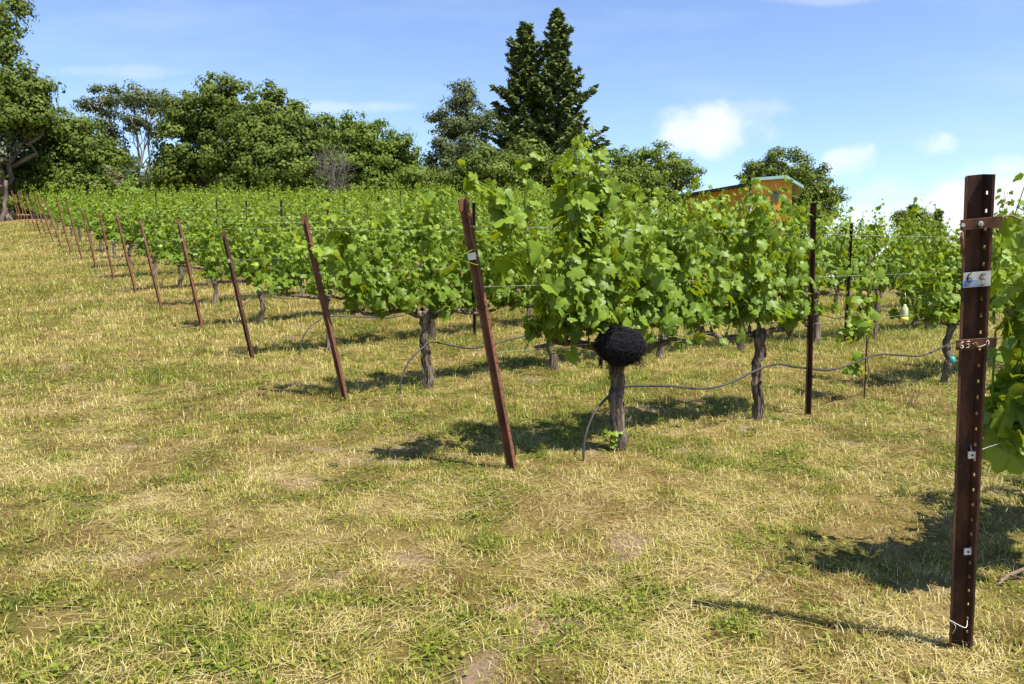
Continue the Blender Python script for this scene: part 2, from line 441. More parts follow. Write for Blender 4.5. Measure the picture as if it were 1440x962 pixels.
def leaf_template(half, fold=0.20, droop=0.22, curl=0.18):
    pts = half + [(-x, y) for x, y in half[-2:0:-1]]
    P = np.array([(0.0, 0.24)] + pts)
    z = -fold * np.abs(P[:, 0]) + 0.04 - droop * np.clip(P[:, 1] - 0.2, 0, 1) ** 2 - curl * P[:, 0] ** 2
    z[0] += 0.03
    n = len(pts)
    T = [(0, 1 + i, 1 + (i + 1) % n) for i in range(n)]
    # counter-clockwise as seen from +normal
    T = [(a, c, b) if True else (a, b, c) for a, b, c in T]
    return np.column_stack([P, z]), np.array(T)


LEAF_HI = leaf_template(_half)
LEAF_LO = leaf_template([(0.0, 0.0), (0.22, -0.25), (0.50, -0.05), (0.58, 0.28), (0.30, 0.48), (0.0, 0.88)])
LEAF_FAR = (np.array([(0, -0.2, 0), (0.52, 0.15, -0.12), (0, 0.85, -0.1), (-0.52, 0.15, -0.12)]), np.array([(0, 1, 2), (0, 2, 3)])[:, ::-1])
QUAD = (np.array([(-0.35, -0.5, 0.0), (0.4, -0.35, -0.06), (0.3, 0.5, 0.0), (-0.42, 0.38, -0.06)]), np.array([(0, 1, 2, 3)]))


# ------------------------------------------------------------------ vines
def wander(rs, a, b, n, amp):
    a, b = np.array(a, float), np.array(b, float)
    t = np.linspace(0, 1, n)[:, None]
    w = np.cumsum(rs.randn(n, 3) * amp / math.sqrt(n), axis=0); w -= t * w[-1]
    return a + (b - a) * t + w


def vine_parts(seed, lod, left=0.78, right=0.78, trunk_r=0.048, top=1.72, nsh=15, dens=1.0, extra=(), trunk_h=0.69, leaf=0.080, arms=(True, True), fol=True, low=0.0, low_cut=0.0, xmin=-9.0, post_x=-9.0):
    """meshes of one vine in its own frame: x along the row, -y to the aisle with the camera"""
    rs = np.random.RandomState(seed)
    tmpl = (LEAF_HI, LEAF_LO, LEAF_FAR)[lod]
    out = {}
    # trunk
    tb = MB(); nr = (16, 11, 7)[lod]; sides = (12, 8, 6)[lod]
    P = wander(rs, (rs.uniform(-.02, .02), rs.uniform(-.02, .02), -0.06), (0, 0, trunk_h), nr, 0.05)
    zz = np.linspace(0, 1, nr)
    R = trunk_r * (1 + 0.55 * np.exp(-zz * 9) + 0.22 * np.exp(-((zz - 0.97) / 0.10) ** 2) + 0.14 * (rs.rand(nr) - .5))
    tb.tube(P, R, sides, rough=0.22, seed=seed)
    head = P[-1]
    if lod < 2:
        for k in range(5):                                    # knobby head and old pruning stubs
            d = np.array([rs.uniform(-1, 1), rs.uniform(-.6, .6), rs.uniform(.1, 1)]); d /= np.linalg.norm(d)
            b0 = head - np.array([0, 0, rs.uniform(0.0, 0.10)])
            tb.tube([b0, b0 + d * 0.05, b0 + d * rs.uniform(.07, .11)], [trunk_r * .75, trunk_r * .55, trunk_r * .38], 7, rough=0.25, seed=k)
        if lod == 0:
            for k in range(10):                               # shaggy bark strips
                a0 = rs.rand() * 6.28; i0 = rs.randint(1, nr - 5)
                pts = [P[i] + np.array([math.cos(a0 + .1 * j), math.sin(a0 + .1 * j), 0]) * R[i] * (1.0 + .03 * j) for j, i in enumerate(range(i0, i0 + 5))]
                tb.tube(pts, trunk_r * 0.16, 4)
    out['trunk'] = tb
    cz = trunk_h + 0.02
    cordons = []
    lines = []
    for sgn, ln, on in ((-1, left, arms[0]), (1, right, arms[1])):
        if not on: continue
        n = (10, 7, 4)[lod]
        pts = wander(rs, head - np.array([0, 0, .03]), (sgn * ln, rs.uniform(-.03, .03), cz + rs.uniform(-.02, .03)), n, 0.07)
        pts[1:-1, 2] += 0.02
        cb = MB(); cb.tube(pts, np.linspace(trunk_r * .62, trunk_r * .34, n), (8, 6, 5)[lod], rough=0.2, seed=seed + 3)
        if lod < 2:
            for k in range(max(2, int(ln / 0.15))):
                f = (k + 0.6) / (ln / 0.15); i = min(int(f * (n - 1)), n - 1)
                q = pts[i]; e = q + np.array([rs.uniform(-.02, .02), rs.uniform(-.02, .02), rs.uniform(.04, .08)])
                cb.tube([q, (q + e) / 2, e], [.015, .013, .010], 5, rough=0.2, seed=k)
        cordons.append(cb); lines.append(pts)
    out['cordon'] = cordons
    if not fol: return out
    fb = MB()
    pos, nrm, tip, siz, ton = [], [], [], [], []

    def shoot(a, b, n_leaf, size, young=0.65, spread=0.13, amp=0.12):
        n = 9
        pts = wander(rs, a, b, n, amp)
        if lod < 2: fb.tube(pts, np.linspace(0.0048, 0.0018, n), (5, 4)[lod], a=rs.uniform(.35, .7), cap=False)
        for k in range(n_leaf):
            f = (k + rs.rand()) / n_leaf
            i = f * (n - 1); i0 = min(int(i), n - 2); p = pts[i0] + (pts[i0 + 1] - pts[i0]) * (i - i0)
            side = -1 if rs.rand() < 0.56 else 1              # a little more on the lit side
            off = np.array([rs.uniform(-1, 1) * 0.09, side * rs.uniform(0.02, 1.0) * spread, rs.uniform(-0.08, 0.05)]) * (1.1 - 0.55 * f)
            q = p + off
            if q[0] < post_x and q[1] < .07 and q[2] < 1.50: continue
            if q[0] < xmin or (xmin > -5 and q[1] > .02 + (q[0] - xmin) * .45): continue
            if q[2] < cz + .02 + low_cut + .30 * abs(q[1]) and rs.rand() < (.90 if q[2] > cz - .08 + max(low_cut, -.2) * .5 else 1.1 if low_cut >= 0 else .9): continue
            nn = np.array([rs.uniform(-1, 1), side * rs.uniform(.1, 1.1), rs.uniform(-.15, 1.0)])
            tt = np.array([rs.uniform(-.8, .8), side * rs.uniform(.0, .7), -rs.uniform(.25, 1.0)])
            sz = size * (1.12 - 0.62 * f ** 2.2) * rs.uniform(.55, 1.35)
            pos.append(q); nrm.append(nn); tip.append(tt); siz.append(sz)
            ton.append(np.clip(0.18 + young * f ** 1.4 * 0.75 + 0.17 * rs.randn(), 0, 1))
            if lod == 0 and rs.rand() < .5: fb.tube([p, (p + q) / 2 + np.array([0, 0, .015]), q], 0.0014, 3, a=.75, cap=False)

    x0 = -left if arms[0] else -0.05; x1 = right if arms[1] else 0.05
    nl = (48, 42, 26)[lod]
    for k in range(nsh):
        xa = x0 + (x1 - x0) * (k + rs.uniform(.2, .8)) / nsh
        h = top * rs.uniform(.78, 1.05) + (rs.uniform(0.10, 0.40) if rs.rand() < 0.36 else 0)
        shoot((xa, rs.uniform(-.03, .03), cz + .03), (xa + rs.uniform(-.16, .16), rs.uniform(-.10, .10), h), int(nl * dens), leaf)
        if rs.rand() < 0.55:                                   # laterals and drooping shoots low in the canopy
            sy = -1 if rs.rand() < .6 else 1
            shoot((xa, 0, cz + .12), (xa + rs.uniform(-.22, .22), sy * rs.uniform(.12, .30), cz + rs.uniform(-.02, .30) - low), int(nl * dens * .40), leaf * .95, 0.35, 0.09)
    for a, b, nlf, sz in extra:
        shoot(a, b, nlf, sz, 0.85, 0.08, 0.16)
    fb.leaves(tmpl[0], tmpl[1], np.array(pos), np.array(nrm), np.array(tip), np.array(siz), np.array(ton), (.05, .05, .0)[lod])
    out['foliage'] = fb
    return out


def vine_proto(seed, lod, parts=None, **kw):
    p = parts or vine_parts(seed, lod, **kw)
    root = empty('grapevine', (0, 0, 0))
    p['trunk'].build('trunk', M['bark'], root)
    for cb in p['cordon']: cb.build('cordon', M['bark'], root)
    if 'foliage' in p: p['foliage'].build('foliage', M['vine_leaf'], root)
    return root


def copy_thing(root):
    r = root.copy(); C.objects.link(r)
    for ch in root.children:
        c = ch.copy(); C.objects.link(c); c.parent = r
        for g in ch.children:
            d = g.copy(); C.objects.link(d); d.parent = c
    return r


ORD = ['zeroth', 'first', 'second', 'third', 'fourth', 'fifth', 'sixth', 'seventh', 'eighth', 'ninth', 'tenth', 'eleventh', 'twelfth', 'thirteenth', 'fourteenth', 'fifteenth',
       'sixteenth', 'seventeenth', 'eighteenth', 'nineteenth', 'twentieth', 'twenty-first', 'twenty-second', 'twenty-third']

NROW = 20
PROTO_USED = {}


def place_vine(proto, n, k, label, group='grapevines trained along the trellis rows', flip=False, sc=1.0, t=None):
    t = (0.311 * S + k * VS) if t is None else t
    x, y = grid(n, t)
    if proto.name in PROTO_USED: o = copy_thing(proto)
    else: o = proto; PROTO_USED[proto.name] = 1
    o.location = (x, y, gz(x, y)); o.rotation_euler = (0, 0, ROWROT + (PI if flip else 0))
    o.scale = (1, 1, sc)
    tag(o, label, 'grapevine', group)
    return o


# row 0 (beside the tall near post): the end of its canopy hangs into the picture
def gap0(q, rs): return False


p = vine_parts(100, 0, left=0.46, right=0.78, top=1.28, nsh=14, dens=0.7, leaf=0.105, low=0.05, low_cut=-.12, xmin=-.62,
               extra=[((-.40, -.02, .80), (-.46, -.06, .56), 10, .11), ((-.44, 0, .8), (-.50, .0, 1.25), 22, .12), ((-.30, 0, .9), (-.42, -.05, .70), 14, .12), ((-.3, 0, 1.1), (-.36, 0, 1.62), 12, .07), ((-.15, 0, 1.1), (-.18, 0, 1.66), 12, .07)])
v = vine_proto(100, 0, parts=p); place_vine(v, 0, 0, 'grapevine with big lit leaves just behind the tall near channel post', t=0.93)
v = vine_proto(101, 0, top=1.55, nsh=10, dens=.6); place_vine(v, 0, 1, 'second grapevine behind the tall near channel post')

# row 1: the leafy row behind the black net bundle
ex1 = [((-.70, 0, 1.2), (-1.28, -.05, 1.84), 26, .115), ((-.72, 0, 1.15), (-1.62, -.15, 1.68), 28, .12), ((-.70, -.02, 1.30), (-1.05, .0, 1.74), 26, .125), ((-.70, 0, 1.2), (-1.45, .05, 1.42), 24, .13), ((-.66, 0, 1.3), (-.95, -.1, 1.55), 18, .12), ((.2, 0, 1.4), (.22, 0, 1.84), 14, .09), ((-.38, 0, 1.5), (-.34, .03, 2.10), 22, .105), ((-.12, 0, 1.5), (-.10, .0, 2.06), 20, .10), ((-.26, .03, 1.5), (-.24, .0, 2.14), 18, .095), ((.5, 0, 1.4), (.46, .02, 1.84), 14, .09), ((.7, 0, 1.4), (.70, .02, 1.78), 12, .09),
       ((-.30, 0, 1.5), (-.20, .05, 2.16), 16, .10), ((-.45, 0, 1.4), (-.42, -.02, 1.98), 18, .105), ((-.15, 0, 1.4), (.05, .05, 1.97), 18, .105),
       ((-.66, 0, .9), (-.70, -.08, 1.3), 20, .12), ((-.62, -.03, 1.05), (-.66, -.14, .95), 12, .11), ((-.4, -.03, 1.05), (-.35, -.16, .95), 12, .12), ((.3, -.03, 1.05), (.4, -.18, .95), 12, .12)]
p = vine_parts(111, 0, left=0.66, right=0.80, trunk_r=0.047, top=1.78, nsh=19, dens=1.05, extra=ex1, leaf=0.086, low_cut=.12, post_x=-.70)
rs = np.random.RandomState(4); k = 26
zz = np.concatenate([rs.uniform(.02, .14, 16), rs.uniform(.2, .6, 10)]); rad = np.where(zz < .15, .10, .06); aa = rs.rand(k) * 6.28
p['foliage'].leaves(LEAF_HI[0], LEAF_HI[1], np.column_stack([np.cos(aa) * rad, np.sin(aa) * rad, zz]), np.column_stack([np.cos(aa), np.sin(aa), np.ones(k)]), rs.randn(k, 3), rs.uniform(.025, .05, k), np.clip(.6 + .2 * rs.randn(k), 0, 1), .05)
v = vine_proto(111, 0, parts=p); place_vine(v, 1, 0, 'lush grapevine with the black net bundle around its trunk top')
p = vine_parts(112, 0, right=.66, low_cut=.04, trunk_r=0.040, top=1.66, nsh=17, dens=1.0, extra=[((.1, 0, 1.5), (.18, .02, 1.92), 14, .08), ((-.5, 0, 1.4), (-.45, 0, 1.84), 14, .085), ((-.28, 0, 1.4), (-.22, .02, 1.80), 12, .08), ((-.1, 0, 1.4), (-.06, .02, 1.78), 12, .08), ((.35, 0, 1.3), (.38, .02, 1.76), 12, .08), ((.52, 0, 1.3), (.55, 0, 1.80), 14, .08), ((-.65, 0, 1.4), (-.66, 0, 1.78), 14, .085)], trunk_h=0.74)
v = vine_proto(112, 0, parts=p); place_vine(v, 1, 1, 'grapevine with a straight shaggy trunk beside the dark line post')
# the missing vine: a thin stake with a young vine
p = vine_parts(114, 0, left=0.75, right=0.78, trunk_r=0.034, top=1.62, nsh=15, trunk_h=0.66, low=0.05)
v = vine_proto(114, 0, parts=p); place_vine(v, 1, 3, 'grapevine on a thin forked trunk hung with the yellow insect trap')
p = vine_parts(115, 0, top=1.68)
v = vine_proto(115, 0, parts=p); place_vine(v, 1, 4, 'grapevine half hidden behind the tall near channel post')

# prototypes for the other rows
MID = [vine_proto(200 + i, 0 if i < 2 else 1, top=(1.68, 1.76, 1.72, 1.78, 1.66, 1.74)[i], trunk_r=(.036, .043, .034, .040, .033, .038)[i], nsh=16, leaf=.078) for i in range(6)]
FAR = [vine_proto(300 + i, 2, top=(1.62, 1.70, 1.66, 1.74)[i], trunk_r=.040, nsh=13, leaf=.096) for i in range(4)]

COUNT = {2: 9, 3: 12, 4: 13, 5: 11, 6: 11}
for n in range(2, NROW + 1):
    cnt = COUNT.get(n, min(22, n + 5))
    for k in range(cnt):
        if n <= 5 or (n <= 8 and k < 3): pr = MID[(n * 3 + k * 5 + (k * k) % 3) % 6]
        else: pr = FAR[(n * 5 + k * 3 + (k // 3)) % 4]
        if n == 2 and k == 0:
            ex = [((-.7, 0, 1.1), (-1.35, -.1, 1.42), 16, .12), ((-.7, 0, 1.2), (-1.0, 0, 1.68), 16, .11), ((.1, 0, 1.4), (.05, 0, 1.92), 12, .1)]
            pr = vine_proto(120, 0, parts=vine_parts(120, 0, trunk_r=.044, top=1.58, nsh=17, extra=ex, trunk_h=.72))
        lab = f'{ORD[k + 1]} grapevine from the leaning end post in the {ORD[n]} row behind the near post'
        place_vine(pr, n, k, lab, flip=rnd.random() < .5 and not (n == 2 and k == 0), sc=rnd.uniform(.95, 1.05) * (1.09 if 2 <= n <= 5 and k >= 3 else 1))


for pr in MID + FAR:                                           # a kind that found no place
    if pr.name not in PROTO_USED:
        for ch in list(pr.children): bpy.data.objects.remove(ch)
        bpy.data.objects.remove(pr)

# young vine on its stake in the gap of row 1
def local_frame(n, t):
    x, y = grid(n, t); return Vector((x, y, gz(x, y)))


B = local_frame(1, 0.311 * S + 2 * VS)
mb = MB(); mb.tube([(0, 0, -.1), (0.002, 0, .7), (.006, 0, 1.35)], .0055, 6)
o = mb.build('vine_stake', M['rust_dark']); o.location = B; o.rotation_euler = (0, 0, ROWROT)
tag(o, 'thin steel stake holding the young vine in the row gap', 'stake')
rs = np.random.RandomState(77)
root = empty('young_grapevine', B, ROWROT)
st = MB(); stem = wander(rs, (.03, 0, -.02), (-.02, 0, 1.1), 9, .1); st.tube(stem, np.linspace(.007, .003, 9), 5)
st.tube([(.02, 0, .30), (-.12, -.02, .36), (-.20, -.02, .52)], [.005, .004, .003], 5)
st.build('stem', M['cane'], root)
fb = MB(); n = 95
pp = np.column_stack([rs.randn(n) * .12 - .12, rs.randn(n) * .06, rs.uniform(.55, 1.2, n)]); pp[:14] = np.column_stack([rs.randn(14) * .04 - .16, rs.randn(14) * .04, rs.uniform(.26, .42, 14)])
fb.leaves(LEAF_HI[0], LEAF_HI[1], pp, rs.randn(n, 3) * .5 + np.array([0, -.6, .5]), rs.randn(n, 3) * .5 + np.array([0, 0, -.7]), rs.uniform(.06, .11, n), np.clip(.45 + .2 * rs.randn(n), 0, 1))
fb.build('foliage', M['vine_leaf'], root)
tag(root, 'young sparse grapevine tied to the thin stake in the row gap', 'grapevine')


# ------------------------------------------------------------------ posts
def channel(name, prof, length, mat, holes=None, parent=None, thick=0.004, taper=0.0, flare=0.0):
    """folded steel channel along +z; prof list of (x, y); holes: index of the profile segment that is punched"""
    zs = [0.0]
    hz = []
    if holes is not None:
        z = 0.06
        while z < length - 0.05: hz.append(z); z += 0.055
        for h in hz: zs += [h - .0055, h + .0055]
    zs.append(length); zs = np.array(zs)
    pr = list(prof)
    seg = None
    if holes is not None:
        (xa, ya), (xb, yb) = pr[holes], pr[holes + 1]
        ins = [(xa + (xb - xa) * f, ya + (yb - ya) * f) for f in (.34, .62)]
        pr = pr[:holes + 1] + ins + pr[holes + 1:]; seg = holes + 1
    P = np.array(pr); m = len(P)
    V = np.array([(p[0] * (1 + flare * z / length), p[1], z) for z in zs for p in P])
    Q = []
    for i in range(len(zs) - 1):
        for j in range(m - 1):
            if seg is not None and j == seg and i % 2 == 1: continue
            Q.append((i * m + j, i * m + j + 1, (i + 1) * m + j + 1, (i + 1) * m + j))
    o = mesh_obj(name, V, [np.array(Q)], mat, parent, None, False)
    md = o.modifiers.new('thickness', 'SOLIDIFY'); md.thickness = thick; md.offset = 0
    return o


def post_matrix(base, top, face):
    a = (Vector(top) - Vector(base)).normalized()
    f = Vector((face[0], face[1], 0)); f = (f - a * f.dot(a)).normalized()       # opening normal
    yv = -f; xv = yv.cross(a).normalized()
    m = Matrix((xv, yv, a)).transposed().to_4x4(); m.translation = Vector(base); return m


def stroke(mb, pts, r):
    mb.tube(np.array(pts, float), r, 5)


HAT = [(-.039, -.034), (-.033, -.034), (-.022, 0), (.022, 0), (.033, -.034), (.039, -.034)]


def hand_digits(mb, y, s, ox, oz, which, r):
    six = [(.55, 1.0), (.2, .8), (.02, .4), (.1, .08), (.4, 0), (.62, .18), (.5, .42), (.2, .42), (.05, .25)]
    five = [(.62, 1.0), (.15, .95), (.08, .55), (.45, .58), (.64, .32), (.45, .04), (.05, .02)]
    nine = [(.6, .75), (.4, 1.0), (.1, .85), (.12, .55), (.45, .5), (.6, .78), (.55, .3), (.3, 0)]
    for i, ch in enumerate(which):
        q = {'6': six, '5': five, '9': nine}.get(ch)
        if q is None: continue
        stroke(mb, [(ox + i * s * .85 + u * s * .8, y, oz + w * s) for u, w in q], r)


# the tall near post
b0 = px(1345, 908, 2.80); b0.z = gz(b0.x, b0.y) - 0.04
t0 = px(1371, 246, 2.37)
root = empty('channel_post', (0, 0, 0))
root.matrix_world = post_matrix(b0, t0, (-.13, -.99))
Lp = (t0 - b0).length
body = channel('post_body', HAT, Lp, M['rust_dark'], holes=3, parent=root, flare=.09)
fz = lambda y, x: (px(x, y, 2.37 + (2.80 - 2.37) * (y - 246) / (908 - 246)) - b0).length
for yy, xx, nm in ((311, 1371, 'upper'), (476, 1361, 'lower')):
    z = fz(yy, xx)
    mb = MB(); mb.box((0.004, -.045, z), (.118, .006, .032)); br = mb.build('bracket', M['rust_dark'], root, False)
    mb = MB(); mb.tube([(0, -.046, z), (0, -.054, z)], .008, 6); mb.tube([(0, -.054, z), (0, -.062, z)], .004, 6)
    mb.tube([(-.05, -.046, z), (-.05, -.052, z)], .006, 6)
    mb.build('bolt', M['tag_metal' if nm == 'upper' else 'rust'], root, False)
    if nm == 'lower':
        mb = MB(); hand_digits(mb, -.0495, .021, -.046, z - .010, '65', .0016)
        stroke(mb, [(-.008, -.0495, z + .001), (-.006, -.0495, z + .002)], .0018)
        hand_digits(mb, -.0495, .020, .030, z - .010, '9', .0016)
        stroke(mb, [(.004, -.0495, z - .007), (.012, -.0495, z - .010), (.024, -.0495, z - .006), (.031, -.0495, z - .002)], .0014)
        mb.build('chalk_number', M['chalk'], root)
z = fz(388, 1367)
mb = MB(); mb.box((0.0, -.041, z), (.080, .002, .047)); tg = mb.build('number_tag', M['tag_metal'], root, False)
mb = MB(); mb.box((-.021, -.0425, z - .010), (.042, .001, .020)); mb.build('blue_print', M['tag_blue'], tg, False)
for args in ((.030, -.030, z - .006, '6', .0016), (.036, .006, z - .020, '5', .0018)):
    mb = MB(); hand_digits(mb, -.0438, *args); mb.build('digit', M['ink_and_hole_dark'], tg)
for yy, xx in ((633, 1360), (768, 1354)):
    z = fz(yy, xx)
    mb = MB(); mb.box((.016, -.018, z), (.022, .006, .024)); w = mb.build('wire_clip', M['white_plastic'], root, False)
    mb = MB(); mb.tube([(.017, -.021, z), (.017, -.0225, z)], .004, 6); mb.build('hole_shade', M['ink_and_hole_dark'], w, False)  # dark disc on the clip face stands in for the shade inside its hole
mb = MB()
z = fz(326, 1370)
mb.tube([(-.05, -.047, z + .012), (-.052, -.050, z - .01), (-.049, -.048, z - .03), (-.051, -.047, z - .055)], [.004, .006, .005, .003], 6)
mb.build('chain_end', M['rust_dark'], root)
tag(root, 'tall near dark rusty channel post with punched holes and number tag 65', 'post')
ROOT0 = root

# loose wire from the near post to its vine, wire loop at the foot
mw = root.matrix_world
def tow(p): return tuple(mw @ Vector(p))
zc = fz(633, 1360); zb = fz(890, 1346)
def wire(name, pts, r, mat, label, cat='wire', group=None, sides=5):
    pts = [Vector(p) for p in pts]; mb = MB()
    # smooth with Catmull-Rom
    P = [pts[0]] + pts + [pts[-1]]; out = []
    for i in range(1, len(P) - 2):
        for s in range(8):
            t = s / 8; a, b, c, d = P[i - 1], P[i], P[i + 1], P[i + 2]
            out.append(0.5 * ((2 * b) + (c - a) * t + (2 * a - 5 * b + 4 * c - d) * t * t + (3 * b - a - 3 * c + d) * t ** 3))
    out.append(pts[-1])
    mb.tube([tuple(p) for p in out], r, sides)
    o = mb.build(name, mat); tag(o, label, cat, group); return o


wire('loose_wire', [tow((.017, -.022, zc)), px(1366, 622, 2.6), px(1382, 615, 2.72), px(1376, 632, 2.8), px(1392, 628, 2.85), px(1409, 622, 3.0), px(1440, 608, 3.1)], .0016, M['wire'], 'silver wire end curling from the near post to its vine')
wire('ground_wire', [tow((.02, -.03, zb + .08)), tow((.0, -.06, zb + .07)), px(1335, 872, 2.72), px(1344, 882, 2.72), px(1330, 898, 2.78), px(1300, 902, 2.83), px(1272, 896, 2.88)], .0011, M['straw_wire'], 'pale wire loop lying in the grass at the near post foot')
wire('rusty_cane', [px(1382, 309, 2.42), px(1400, 308, 2.55), px(1420, 303, 2.7), px(1440, 309, 2.85), px(1475, 300, 3.1)], [.004] * 33, M['cane'], 'red brown dry cane tied to the upper bracket of the near post', 'cane')

# leaning end posts, rows 1..NROW
bases = {1: (725, 665, 655, 279), 2: (490, 570, 430, 303), 3: (358, 507, 316, 325), 4: (287, 470, 252, 308), 5: (229, 440, 198, 310), 6: (193, 417, 165, 302), 7: (162, 402, 141, 299), 8: (137, 390, 118, 296)}
END = [(-.038, -.030), (-.030, -.030), (-.020, 0), (.020, 0), (.030, -.030), (.038, -.030)]
TAGGED = {1: .80, 3: .78, 4: .82, 5: .80, 8: .78, 11: .8, 13: .8}
for n in range(1, NROW + 1):
    X, Y = grid(n, 0)
    if n in bases:
        bx, by, tx, ty = bases[n]; Z = 0.814 * S * (n + 1.33)
        b = px(bx, by, Z); zg = gz(b.x, b.y); b.z = zg - .03
        t = px(tx, ty, Z - .25)
    else:
        b = Vector((X, Y, gz(X, Y) - .03)); t = b + Vector((-RD.x, -RD.y, 0)) * rnd.uniform(.30, .48) + Vector((rnd.uniform(-.05, .05), 0, 1.72 + rnd.uniform(-.06, .06)))
    root = empty('end_post', (0, 0, 0)); root.matrix_world = post_matrix(b, t, (-.76 + rnd.uniform(-.04, .04), -.65))
    L = (t - b).length
    channel('post_body', END, L, M['rust' if n not in (3, 14) else 'rust_dark'], holes=3 if n < 4 else None, parent=root, thick=.005)
    if n in TAGGED:
        z = L * TAGGED[n]; mb = MB(); mb.box((0, -.034, z), (.078, .002, .042)); w = mb.build('number_tag', M['white_plastic'], root, False)
        if n < 6:
            mb = MB(); mb.tube([(.036, -.036, z + .01), (.06, -.05, z + .012), (.085, -.045, z - .012)], .0016, 5); mb.build('tie_wire', M['wire'], root)
    if n < 8:
        mb = MB(); z = L * .62
        mb.box((0, -.0335, z), (.09, .005, .02)); mb.box((0, .006, z), (.07, .004, .02)); mb.build('bracket', M['rust_dark'], root, False)
    where = ('rusty leaning end post of the row with the black net bundle', 'rusty leaning end post standing free left of the tagged nearest leaning one', 'darker leaning end post, third along the edge from the near post')
    lab = where[n - 1] if n <= 3 else f'rusty leaning end post of the {ORD[n]} row behind the near post' + (' with white tag' if n in TAGGED else '')
    tag(root, lab, 'post', 'leaning end posts of the vine rows')

# upright line posts
LINE = [(-.026, -.022), (-.017, -.022), (-.013, .004), (.013, .004), (.017, -.022), (.026, -.022)]
me_line = None
def line_proto():
    root = empty('line_post', (0, 0, 0))
    channel('post_body', LINE, 1.84, M['rust_dark'], None, root, .004)
    mb = MB(); mb.box((0, -.008, 1.843), (.066, .046, .008)); mb.build('cap', M['rust_dark'], root, False)
    return root
lp = line_proto(); first = True
for n in range(1, NROW + 1):
    for j in range(6):
        t = 1.187 * S + j * 1.86 * S - .13
        cnt = {1: 4}.get(n, COUNT.get(n, min(22, n + 5)))
        if t > 0.311 * S + cnt * VS: break
        o = lp if first else copy_thing(lp); first = False
        x, y = grid(n, t)
        lean = rnd.uniform(-.02, .02); x += SD.x * .10; y += SD.y * .10
        o.rotation_euler = (rnd.uniform(-.01, .01), lean if n > 1 else -.005, math.atan2(.64, .77) * -1 + rnd.uniform(-.1, .1))
        o.location = (x, y, gz(x, y) - .04); o.scale = (1, 1, rnd.uniform(.94, 1.02) if n > 1 else .985)
        lab = ('dark upright line post beside the straight shaggy trunk, bare in full view' if (n == 1 and j == 0) else
               f'dark upright line post, {ORD[j + 1]} from the end of the {ORD[n]} row behind the near post')
        tag(o, lab, 'post', 'upright line posts in the vine rows')

# ------------------------------------------------------------------ wires and hoses along the rows
def row_line(n, t0, t1, h, sag=0.0, step=0.8, y=0.0):
    out = []
    m = max(2, int((t1 - t0) / step))
    for i in range(m + 1):
        t = t0 + (t1 - t0) * i / m; x, yy = grid(n, t)
        x += SD.x * y; yy += SD.y * y
        out.append((x, yy, gz(x, yy) + h + sag * math.sin(t * 3.9)))
    return out


def smooth_ground(n, t0, t1, h, y=0.0):
    x0, y0 = grid(n, t0); x1, y1 = grid(n, t1)
    P = row_line(n, t0, t1, h, 0, 1.6, y)
    A = np.array(P); k = np.array([.25, .5, .25])
    z = A[:, 2].copy()
    for _ in range(4): z[1:-1] = (z[:-2] + 2 * z[1:-1] + z[2:]) / 4
    A[:, 2] = z; return A


for n in range(1, 9):
    cnt = {1: 5}.get(n, COUNT.get(n, min(22, n + 5)))
    tend = 0.311 * S + cnt * VS
    for h, y, nm in ((.76, .02, 'lowest'), (1.16, .03, 'middle'), (1.52, .02, 'top')):
        mb = MB(); A = smooth_ground(n, -.42 * h / 1.7, tend, h, y)
        mb.tube(A, .0012, 4)
        o = mb.build('trellis_wire', M['wire'])
        tag(o, f'{nm} silver trellis wire of the {ORD[n]} vine row behind the near post', 'wire', 'trellis wires strung along the rows')
for n in range(1, 11):
    cnt = {1: 5}.get(n, COUNT.get(n, min(22, n + 5)))
    rs = np.random.RandomState(900 + n)
    tv = 0.311 * S; pts = []
    hh = .44
    # riser out of the ground beside the first vine, then along the row from trunk to trunk
    for t, z, y in ((tv - .36, -.03, .10), (tv - .34, .14, .09), (tv - .25, .30, .08), (tv - .10, .40, .07), (tv + .02, hh, .06)):
        x, yy = grid(n, t); pts.append((x + SD.x * y, yy + SD.y * y, gz(x, yy) + z))
    for k in range(cnt):
        for f in (.3, .6, 1.0):
            t = tv + (k + f) * VS; x, yy = grid(n, t)
            s = hh + (rs.uniform(-.09, -.02) if f < 1 else rs.uniform(-.02, .03)); y = .06 + rs.uniform(-.03, .05)
            pts.append((x + SD.x * y, yy + SD.y * y, gz(x, yy) + s))
    wire('drip_hose', pts, .009 if n < 3 else .008, M['hose'], f'black drip hose along the {ORD[n]} vine row behind the near post', 'hose', 'drip hoses along the rows', 6)
    if n > 2:
        A = smooth_ground(n, -.1, tv, .40, .05)
        pass

# ------------------------------------------------------------------ netting bundle, trap, clip
rs = np.random.RandomState(5)
bx, by = grid(1, 0.311 * S); bc = Vector((bx, by, gz(bx, by) + .725)) + Vector((SD.x, SD.y, 0)) * .16 - Vector((RD.x, RD.y, 0)) * .10
mb = MB(); nu, nv = 28, 20
th = np.linspace(0, 2 * PI, nu, endpoint=False); ph = np.linspace(0.02, PI - .02, nv)
TH, PH = np.meshgrid(th, ph)
rr = 1 + .10 * np.sin(3 * TH + 1) * np.sin(PH) + .06 * np.sin(7 * TH + 4 * PH) + .05 * rs.randn(nv, nu)
lower = np.where(np.cos(PH) < 0, 1 - .45 * np.abs(np.cos(PH)), 1.0)
Vb = np.stack([rr * np.sin(PH) * np.cos(TH) * .155 * lower, rr * np.sin(PH) * np.sin(TH) * .14 * lower, rr * np.cos(PH) * .118], -1).reshape(-1, 3)
i = (np.arange(nv - 1)[:, None] * nu + np.arange(nu)[None]); j = np.arange(nv - 1)[:, None] * nu + (np.arange(nu)[None] + 1) % nu
mb.add(Vb, np.stack([i, j, j + nu, i + nu], -1).reshape(-1, 4))
